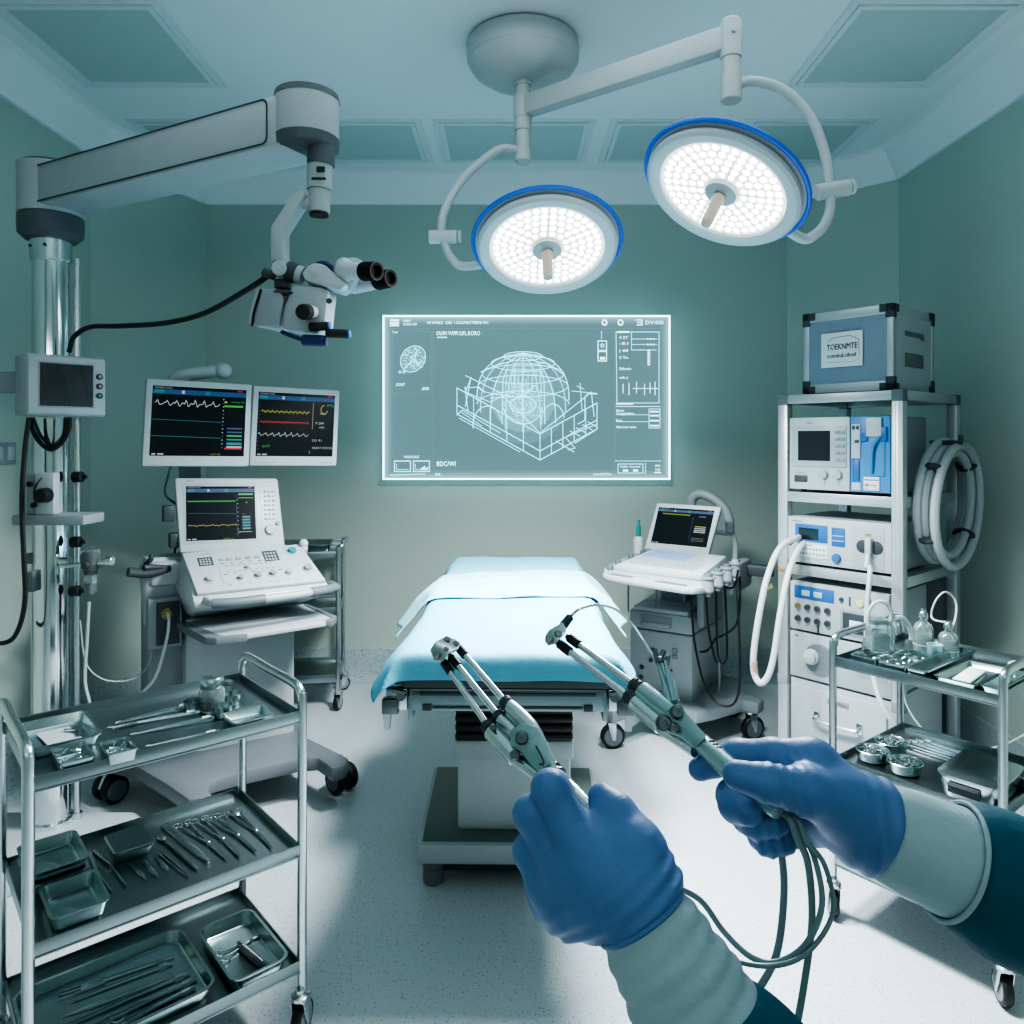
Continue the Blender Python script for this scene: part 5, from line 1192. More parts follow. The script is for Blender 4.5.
# ---- left trolley, top shelf
Z = .775
put('instrument_tray', tray_mb(.135, .185, .026), TRAYM, 'shallow steel tray at the left end of the left trolley top shelf', 'tray', LT, .088, .222, Z, 0, 'steel trays')
b = MB(); b.prism([(-.035, -.05), (.03, -.06), (.035, .04), (-.03, .05)], .002); put('folded_sheet', b, OFFW, 'pale flat sheet lying in the tray at the left end of the left trolley', 'sheet', LT, .09, .23, Z+.006, 8)
b = MB(); b.tube([(0, 0, .004), (.012, .03, .006), (.0, .06, .004)], .004, 7); put('small_clip', b, DARKST, 'small dark clip beside the pale sheet in the top left tray', 'clip', LT, .125, .19, Z+.0065, 20)
def dish(F_, x, y, z, w, d, h, label, n=12, rz=0):
    t = thing('parts_dish', label, 'dish', on(F_, x, y, z+.0005), F_[1]+rz, 'small dishes of fittings')
    tray_mb(w, d, h, .006, .002, .003, .002).build('dish_body', TRAYM, t)
    b = MB()
    for k in range(n):
        px, py = random.uniform(-.36, .36)*w, random.uniform(-.36, .36)*d; q = random.random()
        if q < .5: b.tube([(px+.006*math.cos(s), py+.006*math.sin(s), h*.6+.002*(k % 3)) for s in np.linspace(0, 2*PI, 12, endpoint=False)], .0018, 5, closed=True, smooth=False)
        else:
            ang = random.random()*PI; dx, dy = .011*math.cos(ang), .011*math.sin(ang); b.cyl((px-dx, py-dy, h*.65+.002*(k % 3)), (px+dx, py+dy, h*.75), .0028, n=8)
    f_ = b.build('small_fittings', TOOL, t); f_['kind'] = 'stuff'
    return t
dish(LT, .085, .052, Z, .062, .105, .028, 'small dish of metal fittings at the front left corner of the left trolley')
dish(LT, .165, .028, Z, .056, .085, .028, 'small dish of metal fittings, second from the left at the front of the top shelf')
for i, (p0, p1, lab) in enumerate((((.381, .247), (.214, .24), 'long steel instrument at the back of the left trolley top shelf'), ((.384, .185), (.192, .218), 'long steel instrument, second from the back on the left trolley top shelf'),
        ((.398, .122), (.222, .140), 'long steel instrument, third from the back on the left trolley top shelf'), ((.375, .028), (.229, .047), 'thin steel probe nearest the front edge of the left trolley top shelf'), ((.36, .212), (.20, .205), 'thin dark rod between the two rear instruments on the top shelf'))):
    L = math.hypot(p1[0]-p0[0], p1[1]-p0[1]); place_line('long_instrument', rod_mb(L, .006 if i < 3 else .004), L, lab, 'instrument', LT, p0, p1, Z, TOOL if i != 4 else DARKST, 'long instruments on the top shelf')
t = thing('glass_jar', 'clear glass jar with ribbed lid standing at the rear right of the left trolley', 'jar', on(LT, .415, .185, Z+.0005), ta)
b = MB(); b.lathe([(.026, 0), (.030, .003), (.031, .05), (.026, .058), (.024, .062), (.021, .062), (.023, .055), (.027, .048), (.026, .006), (.0001, .005)], n=28, cap1=False); b.build('jar_body', GLASS, t)
b = MB(); b.lathe([(.027, .06), (.028, .062), (.028, .078), (.024, .084), (.0001, .085)], n=28, cap1=False); b.build('lid', TRAYM, t)
b = MB(); b.lathe([(.022, .006), (.024, .009), (.024, .025), (.0001, .028)], n=20, cap1=False); b.build('contents', DARKST, t)
for x, y, lab in ((.375, .205, 'small steel cup left of the glass jar on the left trolley'), (.42, .125, 'small steel cup in front of the glass jar on the left trolley'), (.468, .195, 'small steel cup right of the glass jar on the left trolley'), (.465, .235, 'small steel cup behind right of the glass jar on the left trolley')):
    b = MB(); b.lathe([(.018, 0), (.021, .003), (.023, .028), (.024, .029), (.022, .029), (.019, .005), (.0001, .004)], n=22, cap1=False); put('steel_cup', b, TRAYM, lab, 'cup', LT, x, y, Z, 0, 'small steel cups')
put('instrument_tray', tray_mb(.10, .085, .022, .008), TRAYM, 'small shallow tray at the front right of the left trolley top shelf', 'tray', LT, .452, .045, Z, 0, 'steel trays')
# ---- middle shelf
Z = .45
put('instrument_tray', tray_mb(.115, .155, .030, .014), TRAYM, 'lower tray of the stack of two at the back left of the middle shelf', 'tray', LT, .085, .270, Z, 0, 'steel trays')
put('instrument_tray', tray_mb(.115, .155, .030, .014), TRAYM, 'upper tray of the stack of two at the back left of the middle shelf', 'tray', LT, .085, .270, Z+.026, 0, 'steel trays')
put('instrument_tray', tray_mb(.105, .145, .034, .014), TRAYM, 'deep tray at the front left of the middle shelf, before the stack', 'tray', LT, .097, .100, Z, 0, 'steel trays')
t = thing('lidded_tray', 'closed rectangular tray with flat dark lid at the back of the middle shelf', 'tray', on(LT, .246, .268, Z+.0005), ta, 'steel trays')
tray_mb(.085, .105, .026, .010).build('tray_body', TRAYM, t); b = MB(); b.loft([rr(.045, .055, .012, .0262), rr(.046, .056, .012, .029), rr(.043, .053, .010, .032)]); b.build('lid', SHEET, t)
grp = 'hand instruments on the middle shelf'
specs = [('spread_forceps', None, (.174, .322), (.185, .105), 'open spreading forceps next to the deep tray on the middle shelf'),
 ('scalpel', 'b', (.232, .205), (.243, .104), 'short blade, leftmost of the three small blades on the middle shelf'),
 ('scalpel', 'b', (.259, .20), (.265, .100), 'short blade, middle one of the three small blades on the middle shelf'),
 ('scalpel', 'b', (.288, .195), (.291, .105), 'short blade, rightmost of the three small blades on the middle shelf'),
 ('surgical_tweezers', 't', (.297, .210), (.317, .056), 'slim tweezers just right of the three small blades'),
 ('surgical_spoon', 's', (.319, .28), (.343, .075), 'long spoon ended instrument left of the broad spatula'),
 ('flat_spatula', 'f', (.345, .335), (.374, .088), 'broad flat spatula in the middle of the middle shelf'),
 ('surgical_clamp', 'c', (.385, .31), (.413, .07), 'ring handled clamp, leftmost of three on the middle shelf'),
 ('surgical_clamp', 'c', (.425, .305), (.441, .063), 'ring handled clamp, middle one of three on the middle shelf'),
 ('surgical_clamp', 'c', (.455, .295), (.479, .059), 'ring handled clamp, right one of three on the middle shelf'),
 ('needle_holder', 'h', (.505, .287), (.517, .049), 'heavy needle holder at the right end of the middle shelf')]
for nm, k, p0, p1, lab in specs:
    L = math.hypot(p1[0]-p0[0], p1[1]-p0[1])
    if k is None: mb = spread_mb(L, .034)
    elif k == 'b': mb = blade_mb(L, .011)
    elif k == 't': mb = tweezer_mb(L)
    elif k == 's':
        mb = MB(); mb.ball((0, .008, .004), (.010, .014, .003)); mb.tube([(0, .02, .004), (0, L*.4, .005), (0, L*.9, .004), (0, L, .003)], [.0022, .004, .0045, .002], 8)
    elif k == 'f':
        mb = MB(); mb.prism([(-.010, 0), (.010, 0), (.009, L*.75), (.004, L), (-.002, L), (-.008, L*.75)], .008, bev=.002)
    elif k == 'c': mb = clamp_mb(L, .0105, .004)
    else:
        mb = clamp_mb(L, .009, .006); mb.ball((0, .01, .006), (.014, .020, .005))
    place_line(nm, mb, L, lab, 'instrument', LT, p0, p1, Z, TOOL, grp)
# ---- bottom shelf
Z = .168
put('instrument_tray', tray_mb(.36, .27, .030, .03), TRAYM, 'large steel tray full of long instruments on the bottom shelf of the left trolley', 'tray', LT, .192, .165, Z, 0, 'steel trays')
grp = 'long instruments in the large bottom tray'
for i, (p0, p1, k, lab) in enumerate((((.337, .225), (.09, .262), 'fork', 'long fork ended instrument at the back of the large bottom tray'), ((.325, .205), (.12, .222), 'rod', 'long rod just in front of the fork in the large bottom tray'),
     ((.296, .16), (.085, .185), 'blade', 'long pointed blade in the middle of the large bottom tray'), ((.346, .142), (.08, .150), 'rod', 'long rod, fourth from the back in the large bottom tray'),
     ((.352, .112), (.09, .108), 'rod', 'long rod with hooked end, fifth from the back in the large bottom tray'), ((.34, .085), (.12, .075), 'rod', 'long rod nearest the front of the large bottom tray'), ((.18, .082), (.055, .088), 'clamp', 'ring ended clamp at the near left of the large bottom tray'))):
    L = math.hypot(p1[0]-p0[0], p1[1]-p0[1])
    if k == 'fork':
        mb = MB(); mb.tube([(0, 0, .004), (0, L*.62, .004)], .0045, 8, smooth=False); mb.prism([(-.012, L*.6), (.012, L*.6), (.016, L*.75), (.015, L), (.011, L), (.010, L*.8), (.003, L*.8), (.002, L*.98), (-.002, L*.98), (-.003, L*.8), (-.010, L*.8), (-.011, L), (-.015, L), (-.016, L*.75)], .005, bev=.001)
    elif k == 'blade': mb = blade_mb(L, .013)
    elif k == 'clamp': mb = clamp_mb(L, .012)
    else: mb = rod_mb(L, .0045)
    place_line('long_instrument', mb, L, lab, 'instrument', LT, p0, p1, Z+.0035, TOOL, grp)
put('instrument_tray', tray_mb(.135, .245, .036, .022), TRAYM, 'rectangular tray at the right end of the left trolley bottom shelf', 'tray', LT, .468, .125, Z, 0, 'steel trays')
mb = clamp_mb(.13, .010); place_line('surgical_clamp', mb, .13, 'ring handled clamp lying across the right hand tray on the bottom shelf', 'instrument', LT, (.43, .15), (.50, .16), Z+.0035, TOOL, 'hand instruments on the bottom shelf')
mb = MB(); mb.tube([(0, 0, .006), (.006, .04, .008), (.004, .09, .007), (.0, .14, .006)], [.004, .008, .009, .005], 8)
for k in range(12): mb.tube([Vector((.004+.009*math.cos(q), .03+.008*k, .008+.008*math.sin(q))) for q in np.linspace(0, 2*PI, 10, endpoint=False)], .0015, 5, closed=True, smooth=False)
place_line('ribbed_grip_instrument', mb, .14, 'dark ribbed grip instrument in the right hand tray of the bottom shelf', 'instrument', LT, (.475, .17), (.494, .04), Z+.0035, DARKST, 'hand instruments on the bottom shelf')
# ---- right trolley, top
Z = .775
dish(RT, .085, .10, Z, .075, .17, .028, 'oblong dish of fittings under the glass flask, left end of the right trolley', 14)
dish(RT, .17, .105, Z, .08, .19, .032, 'oblong dish of fittings second from the left on the right trolley', 18)
b = MB(); b.prism([(-.02, -.17), (.02, -.17), (.03, .17), (-.03, .17)], .03, bev=.003); b.bm.free()
put('instrument_tray', tray_mb(.055, .34, .032, .006), TRAYM, 'long narrow angled tray in the middle of the right trolley top shelf', 'tray', RT, .242, .172, Z, 0, 'steel trays')
put('instrument_tray', tray_mb(.105, .235, .022, .006), TRAYM, 'flat tray with pale folded paper on the right trolley top shelf', 'tray', RT, .335, .14, Z, 0, 'steel trays')
b = MB(); b.prism([(-.022, -.08), (.022, -.08), (.022, .08), (-.022, .08)], .006, bev=.002); put('paper_roll', b, mat('pale_paper', (.50, .62, .60), .7), 'pale folded paper lying in the flat tray of the right trolley', 'paper', RT, .325, .15, Z+.0055, 5)
put('instrument_tray', tray_mb(.045, .22, .026, .006), TRAYM, 'narrow tray nearest the right end frame of the right trolley', 'tray', RT, .423, .13, Z, 0, 'steel trays')
b = MB(); b.ball((0, 0, .009), (.022, .03, .008)); put('gauze_pad', b, WHITE, 'small white gauze pad at the back of the right trolley top shelf', 'gauze', RT, .37, .37, Z, 0)
t = thing('glass_flask', 'square glass flask with arched tube handle at the left end of the right trolley', 'flask', on(RT, .085, .12, Z+.030), sa+45)
b = MB(); b.loft([rr(.034, .030, .010, 0), rr(.036, .032, .010, .004), rr(.036, .032, .010, .075), rr(.028, .024, .010, .085), rr(.024, .020, .008, .085), rr(.032, .028, .008, .074), rr(.032, .028, .008, .006), rr(.030, .026, .008, .004)]); b.build('flask_body', GLASS, t)
b = MB(); b.loft([rr(.029, .026, .008, .086), rr(.029, .026, .008, .094), rr(.018, .015, .006, .098)]); b.build('flask_cap', TRAYM, t)
b = MB(); b.tube([(-.03, 0, .07), (-.034, 0, .11), (-.015, 0, .145), (.015, 0, .148), (.032, 0, .12), (.03, 0, .08)], .006, 8); b.tube([(.03, 0, .095), (.06, .01, .10), (.085, .02, .085), (.10, .02, .05), (.10, .02, .03)], .008, 8); b.build('tube_handle', TUBEC, t)
b = MB(); b.box(-.024, .024, -.02, .02, .008, .05, .004); b.build('flask_contents', PALE, t)
b = MB(); b.lathe([(.016, 0), (.018, .003), (.018, .035), (.014, .042), (.014, .05), (.0001, .051)], n=20, cap1=False); put('glass_vial', b, GLASS, 'short glass vial left of the flask on the right trolley', 'vial', RT, .03, .155, Z, 0)
for x, y, hh, lab in ((.142, .285, .115, 'taller clear bottle with stopper at the back of the right trolley'), (.207, .305, .09, 'shorter clear bottle with looped thin tube at the back of the right trolley')):
    t = thing('clear_bottle', lab, 'bottle', on(RT, x, y, Z+.0005), sa, 'clear bottles')
    b = MB(); b.lathe([(.026, 0), (.029, .003), (.029, hh*.72), (.022, hh*.86), (.011, hh*.93), (.011, hh), (.008, hh), (.008, hh*.92), (.026, hh*.70), (.026, .006), (.0001, .005)], n=24, cap1=False); b.build('bottle_body', GLASS, t)
    b = MB(); b.lathe([(.012, hh), (.014, hh+.003), (.013, hh+.016), (.008, hh+.022), (.008, hh+.028), (.0001, hh+.03)], n=16, cap1=False); b.build('stopper', TRAYM, t)
    b = MB(); b.lathe([(.0255, .006), (.0255, hh*.45), (.0001, hh*.45)], n=20, cap1=False); b.build('liquid', mat('grey_liquid', (.22, .30, .31), .2), t)
    b = MB(); b.tube([(.0295*math.cos(q), .0295*math.sin(q), hh*.3) for q in np.linspace(0, 2*PI, 24, endpoint=False)], .0012, 5, closed=True, smooth=False); b.build('ring_mark', PALE, t)
    if hh < .1:
        q = on(RT, x, y, Z+hh+.02); b = MB(); b.tube([q, P(932, 618, 2.5), P(935, 602, 2.5), P(945, 592, 2.5), P(955, 600, 2.5), P(956, 615, 2.48), P(950, 632, 2.46), P(940, 641, 2.45), P(933, 644, 2.45)], .0032, 6); b.build('drip_tube', TUBEW, t, world=True)
b = MB(); b.lathe([(.018, 0), (.020, .003), (.022, .05), (.0225, .051), (.020, .051), (.018, .006), (.0001, .005)], n=22, cap1=False); put('teal_cup', b, mat('pale_teal_plastic', (.30, .52, .52), .35), 'pale teal cup standing in front of the clear bottles', 'cup', RT, .192, .245, Z, 0)
# ---- right trolley, lower shelf
Z = .47
for i, (x, y, lab) in enumerate(((.070, .105, 'round bowl of fittings, left one on the lower shelf of the right trolley'), (.170, .095, 'round bowl of fittings, middle one on the lower shelf of the right trolley'), (.075, .215, 'round bowl of fittings at the back left of the lower shelf'))):
    t = thing('round_bowl', lab, 'bowl', on(RT, x, y, Z+.0005), sa+30*i, 'round bowls of fittings')
    b = MB(); b.lathe([(.036, 0), (.042, .003), (.048, .030), (.050, .031), (.048, .033), (.044, .028), (.038, .005), (.0001, .004)], n=30, cap1=False); b.build('bowl_body', TRAYM, t)
    b = MB()
    for k in range(26):
        q, r_ = random.random()*2*PI, random.random()**.5*.037; px, py = r_*math.cos(q), r_*math.sin(q)
        if k % 2: b.tube([(px+.007*math.cos(s), py+.007*math.sin(s), .026+.002*(k % 4)) for s in np.linspace(0, 2*PI, 12, endpoint=False)], .002, 5, closed=True, smooth=False)
        else: b.cyl((px-.01*math.cos(k), py-.01*math.sin(k), .024), (px+.01*math.cos(k), py+.01*math.sin(k), .036), .003, n=8)
    f_ = b.build('small_fittings', TOOL, t); f_['kind'] = 'stuff'
for i in range(5):
    p0, p1 = (.055+.012*i, .285+.022*i), (.245+.016*i, .270+.022*i)
    L = math.hypot(p1[0]-p0[0], p1[1]-p0[1]); place_line('long_instrument', rod_mb(L, .0055), L, 'long steel rod, number %s from the back on the right trolley lower shelf' % ('five', 'four', 'three', 'two', 'one')[i], 'instrument', RT, p0, p1, Z, TOOL if i % 2 else STEEL, 'long rods on the right trolley lower shelf')
t = thing('steel_container', 'lidded steel sterilizing container with dark clasp on the right trolley lower shelf', 'container', on(RT, .362, .125, Z+.0005), sa+2)
b = MB(); b.loft([rr(.060, .095, .03, 0), rr(.066, .101, .03, .006), rr(.074, .110, .03, .058), rr(.078, .114, .032, .060), rr(.078, .114, .032, .063), rr(.070, .106, .03, .063), rr(.062, .098, .03, .01)]); b.build('container_body', STEEL, t)
b = MB(); b.loft([rr(.079, .115, .032, .0632), rr(.079, .115, .032, .067), rr(.060, .095, .03, .074), rr(.03, .05, .02, .076)]); b.build('lid', TRAYM, t)
b = MB(); b.box(-.045, .035, -.116, -.108, .022, .05, .004); b.box(-.040, .030, -.119, -.115, .040, .045, .001); b.build('clasp', DARK, t)
dish(RT, .425, .30, Z, .05, .12, .03, 'oblong dish of fittings behind the steel container on the lower shelf', 10)
b = MB(); b.tube([on(RT, .06, .40, .90), on(RT, .058, .425, .80), P(903, 690, 2.68), P(908, 708, 2.68), P(920, 726, 2.66), P(940, 744, 2.64), P(965, 752, 2.6), P(1000, 746, 2.56), P(1024, 735, 2.52), P(1060, 715, 2.5)], .0032, 6)
b = MB(); b.tube([P(899, 672, 2.68), P(903, 690, 2.68), P(908, 708, 2.68), P(920, 726, 2.66), P(940, 744, 2.64), P(965, 752, 2.6), P(1000, 746, 2.56), P(1024, 735, 2.52), P(1060, 715, 2.5)], .0032, 6)
solo('thin_wire', b, TUBEW, 'thin white wire looping below the top shelf of the right trolley', 'wire', P(965, 752, 2.6), 0, world=True)
b = MB(); b.cyl(P(946, 690, 2.75), P(960, 752, 2.72), .010); b.cyl(P(960, 750, 2.72), P(960, 756, 2.72), .018)
b.bm.free()
# ================================================================== gloved hands (signed distance surfaces)
def rcone(X, a, b, ra, rb):
    a = np.array(a); b = np.array(b); ab = b-a; L2 = float(ab@ab)
    t = np.clip(((X-a)@ab)/L2, 0, 1); d = np.linalg.norm(X-(a+t[:, None]*ab), axis=1)
    return d-(ra+(rb-ra)*t)
def smin(a, b, k):
    h = np.maximum(k-np.abs(a-b), 0)/k
    return np.minimum(a, b)-h*h*k*.25
def chain(X, pts, rs, k=.004):
    d = None
    for i in range(len(pts)-1):
        e = rcone(X, pts[i], pts[i+1], rs[i], rs[i+1]); d = e if d is None else smin(d, e, k)
    return d
def surface(f, lo, hi, h):
    lo = np.array(lo); n = np.ceil((np.array(hi)-lo)/h).astype(int)+1
    gx, gy, gz = [lo[i]+h*np.arange(n[i]) for i in range(3)]
    G = np.stack(np.meshgrid(gx, gy, gz, indexing='ij'), -1).reshape(-1, 3)
    V = np.concatenate([f(c) for c in np.array_split(G, max(1, len(G)//400000))]).reshape(n)
    S = V < 0
    ox = [(i, j, k) for i in (0, 1) for j in (0, 1) for k in (0, 1)]
    m = n-1
    cnt = sum(S[i:i+m[0], j:j+m[1], k:k+m[2]].astype(int) for i, j, k in ox)
    act = (cnt > 0) & (cnt < 8); idx = -np.ones(m, int); cells = np.argwhere(act); idx[act] = np.arange(len(cells))
    acc = np.zeros((len(cells), 3)); num = np.zeros(len(cells))
    for a_ in ox:
        for ax in range(3):
            if a_[ax]: continue
            b_ = list(a_); b_[ax] = 1
            va = V[cells[:, 0]+a_[0], cells[:, 1]+a_[1], cells[:, 2]+a_[2]]; vb = V[cells[:, 0]+b_[0], cells[:, 1]+b_[1], cells[:, 2]+b_[2]]
            cr = (va < 0) != (vb < 0); t = np.where(cr, va/(va-vb+1e-20), 0)
            p = np.tile(np.array(a_, float), (len(cells), 1)); p[:, ax] += t
            acc[cr] += p[cr]; num[cr] += 1
    verts = lo+h*(cells+acc/num[:, None]); faces = []
    for ax in range(3):
        u, v = [(1, 2), (2, 0), (0, 1)][ax]
        sl0 = [slice(None)]*3; sl1 = [slice(None)]*3; sl0[ax] = slice(0, -1); sl1[ax] = slice(1, None)
        cr = S[tuple(sl0)] != S[tuple(sl1)]
        for e in np.argwhere(cr):
            if e[u] == 0 or e[v] == 0 or e[u] >= m[u] or e[v] >= m[v]: continue
            def c(du, dv):
                q = e.copy(); q[u] -= du; q[v] -= dv; return idx[tuple(q)]
            q = [c(1, 1), c(0, 1), c(0, 0), c(1, 0)]
            if min(q) < 0: continue
            faces.append(q if S[tuple(e)] else q[::-1])
    return verts, faces
def sdf_part(name, f, lo, hi, h, m, parent, relax=3):
    v, fc = surface(f, lo, hi, h)
    me = bpy.data.meshes.new(name); Mi = WM[parent].inverted()
    me.from_pydata([tuple(Mi @ Vector(p)) for p in v], [], [list(map(int, q)) for q in fc]); 
    bm = bmesh.new(); bm.from_mesh(me)
    for _ in range(relax): bmesh.ops.smooth_vert(bm, verts=bm.verts, factor=.5, use_axis_x=True, use_axis_y=True, use_axis_z=True)
    bmesh.ops.recalc_face_normals(bm, faces=bm.faces)
    for q in bm.faces: q.smooth = True
    bm.to_mesh(me); bm.free(); me.materials.append(m)
    o = bpy.data.objects.new(name, me); COL.objects.link(o); o.parent = parent; WM[o] = WM[parent]; return o
def pv(px, py, Y): return tuple(P(px, py, Y))

GLOVE = mat('blue_nitrile_glove', (.10, .20, .40), .5, var=.05, scale=9, bump=.10, bscale=90)
CUFFM = mat('knitted_cuff', (.37, .48, .51), .8, var=.05, scale=14, bump=.15, bscale=120)
GOWN = mat('teal_surgical_gown', (.014, .10, .145), .75, var=.12, scale=12, bump=.3, bscale=35)
person = thing('person', 'person in teal gown and blue gloves, both hands reaching in holding two instruments', 'person', (.1, .30, 1.0))

# ---------------- left hand, seen from its back
def H1(X):
    fs = []
    idx_ = chain(X, [pv(592, 862, .452), pv(569, 826, .462), pv(550, 789, .468), pv(554, 787, .490), pv(566, 806, .500)], [.0150, .0125, .0115, .0105, .0095])
    mid_ = chain(X, [pv(578, 880, .455), pv(551, 848, .468), pv(531, 814, .472), pv(535, 811, .495), pv(548, 828, .508)], [.0150, .0122, .0111, .0103, .0095])
    rng_ = chain(X, [pv(566, 900, .458), pv(545, 880, .470), pv(530, 851, .476), pv(537, 850, .498), pv(550, 862, .508)], [.0145, .0120, .0106, .0098, .009])
    pky_ = chain(X, [pv(568, 908, .462), pv(550, 902, .472), pv(541, 888, .480), pv(549, 886, .498), pv(560, 892, .505)], [.0145, .0120, .0100, .0090, .008])
    thb_ = chain(X, [pv(645, 892, .450), pv(634, 845, .458), pv(617, 813, .470), pv(602, 797, .480)], [.018, .0145, .0116, .0090])
    W0 = pv(641, 910, .442); 
    palm = None
    for q, ra, rb in ((pv(592, 860, .456), .021, .0165), (pv(578, 876, .459), .021, .0165), (pv(568, 892, .461), .021, .016), (pv(572, 906, .463), .020, .015), (pv(634, 856, .456), .020, .016)):
        e = rcone(X, W0, q, ra, rb); palm = e if palm is None else smin(palm, e, .016)
    palm = smin(palm, rcone(X, pv(600, 885, .452), pv(628, 872, .452), .019, .018), .018)
    palm = smin(palm, rcone(X, W0, pv(665, 940, .436), .0235, .0240), .012)
    fing = smin(smin(idx_, mid_, .0018), smin(rng_, pky_, .0018), .0018)
    d = smin(palm, fing, .011); d = smin(d, thb_, .013)
    # folds that ring the wrist
    ax = np.array(pv(690, 1000, .425))-np.array(pv(641, 914, .440)); ax /= np.linalg.norm(ax)
    s = (X-np.array(pv(640, 905, .44)))@ax
    side = (X-np.array(pv(640, 905, .44)))@np.array([1, 0, .0])
    w = np.exp(-((s-.002)/.018)**2)
    d = d-w*.0013*np.sin(s*640+side*90); pn = (X-np.array(pv(641, 914, .440)))@ax
    return np.maximum(d, pn)
lo = np.min([pv(505, 980, .40), pv(505, 980, .53)], 0); 
gl = sdf_part('glove', H1, (-.02, .405, 1.08), (.125, .535, 1.275), .00155, GLOVE, person)
def sleeve_rings(p0, p1, prof, asp=1.0, n=56, fold=.0, freq=60, seed=0, up_=(0, 1, 0)):
    p0, p1 = Vector(p0), Vector(p1); d = (p1-p0); L = d.length; d.normalize()
    u = Vector(up_); u = (u-d*u.dot(d)).normalized(); v = d.cross(u); rings = []
    for s, r in prof:
        ring = []
        for i in range(n):
            th = 2*PI*i/n
            rr_ = r*(1+fold*(math.sin(s*freq+1.3*math.sin(th+seed))*.5+math.sin(s*freq*.43+th*2+seed)*.5))
            ring.append(tuple(p0+d*(L*s)+u*(rr_*math.cos(th))+v*(rr_*asp*math.sin(th))))
        rings.append(ring)
    return rings
def dense(prof, n=40):
    xs = [p[0] for p in prof]; ys = [p[1] for p in prof]; S_ = np.linspace(xs[0], xs[-1], n); return list(zip(S_, np.interp(S_, xs, ys)))
A0, A1 = P(641, 914, .440), P(690, 1000, .425)
ax = (A1-A0).normalized()
b = MB(); b.tube([A0+ax*.001+(Vector((0, 1, 0))-ax*ax.y).normalized()*(.0272*math.cos(q))+ax.cross((Vector((0, 1, 0))-ax*ax.y).normalized())*(.0272*math.sin(q)) for q in np.linspace(0, 2*PI, 48, endpoint=False)], (.0022), 8, closed=True, smooth=False)
b.build('glove_rim', GLOVE, gl, world=True)
b = MB(); b.loft(sleeve_rings(A0-ax*.004, A0+ax*.070, dense([(0, .0245), (.08, .0268), (.35, .0305), (.75, .0340), (1, .0350)], 80), 1.04, fold=.035, freq=38, seed=1)); b.build('gown_cuff', CUFFM, person, world=True, sharp=60)
b = MB(); b.loft(sleeve_rings(A0+ax*.060, A0+ax*.28, dense([(0, .0355), (.02, .0377), (.12, .045), (.3, .056), (1, .068)], 48), 1.05, fold=.05, freq=30, seed=2)); b.build('gown_sleeve', GOWN, person, world=True, sharp=60)

# ---------------- right hand, seen from the thumb side
def H2(X):
    idx_ = chain(X, [pv(812, 764, .505), pv(774, 757, .514), pv(738, 756, .530), pv(716, 762, .541), pv(700, 769, .544)], [.0150, .0122, .0112, .0098, .0086])
    mid_ = chain(X, [pv(808, 788, .525), pv(760, 790, .532), pv(733, 796, .522), pv(736, 805, .498), pv(748, 811, .486)], [.0150, .0125, .0112, .0112, .0096])
    rng_ = chain(X, [pv(816, 806, .528), pv(772, 812, .534), pv(748, 817, .524), pv(756, 822, .498), pv(774, 823, .489)], [.0145, .0120, .0110, .0105, .0094])
    pky_ = chain(X, [pv(826, 824, .524), pv(784, 832, .530), pv(763, 836, .522), pv(769, 841, .500), pv(784, 842, .493)], [.0135, .0112, .0100, .0096, .0085])
    thb_ = chain(X, [pv(842, 804, .484), pv(806, 792, .473), pv(768, 783, .468), pv(737, 775, .470)], [.0185, .0145, .0115, .0092])
    W0 = pv(872, 825, .494); palm = None
    for q, ra, rb in ((pv(812, 764, .506), .021, .0150), (pv(808, 786, .522), .021, .0155), (pv(814, 802, .524), .021, .0155), (pv(822, 816, .520), .021, .0145), (pv(838, 804, .488), .021, .018)):
        e = rcone(X, W0, q, ra, rb); palm = e if palm is None else smin(palm, e, .016)
    palm = smin(palm, rcone(X, W0, pv(900, 838, .492), .0240, .0250), .012)
    palm = smin(palm, rcone(X, pv(818, 770, .503), pv(800, 781, .485), .0095, .0085), .012)     # web of the thumb
    fing = smin(smin(mid_, rng_, .0018), pky_, .0018)
    d = smin(palm, smin(fing, idx_, .0015), .010); d = smin(d, thb_, .011)
    a_ = np.array(pv(880, 829, .493)); ax = np.array(pv(950, 860, .488))-a_; ax /= np.linalg.norm(ax)
    s = (X-a_)@ax; sd = (X-a_)@np.array([0, 0, 1.0])
    d = d-np.exp(-((s+.004)/.014)**2)*.0011*np.sin(s*560+sd*160)
    t_ = (X-np.array(pv(790, 778, .46)))@np.array([1, 0, .0])
    d = np.maximum(d, (X-np.array(pv(881, 829, .493)))@ax)
    return d-np.exp(-(t_/.018)**2)*.0008*np.sin(t_*900+sd*300)*(X[:, 1] < .50)
gr = sdf_part('glove', H2, (.105, .445, 1.12), (.285, .570, 1.262), .0016, GLOVE, person)
B0, B1 = P(881, 829, .493), P(960, 864, .488)
ax = (B1-B0).normalized()
b = MB(); b.loft(sleeve_rings(B0-ax*.002, B0+ax*.054, dense([(0, .0268), (.05, .0290), (.4, .0315), (1, .0345)], 30), 1.02, fold=.012, freq=9, seed=4)); b.build('gown_cuff', CUFFM, person, world=True, sharp=60)
b = MB(); ua = (Vector((0, 1, 0))-ax*ax.y).normalized(); va_ = ax.cross(ua)
b.tube([B0+ax*.0475+ua*(.0362*math.cos(q))+va_*(.0370*math.sin(q)) for q in np.linspace(0, 2*PI, 48, endpoint=False)], .0016, 6, closed=True, smooth=False); b.build('cuff_seam', CUFFM, person, world=True)
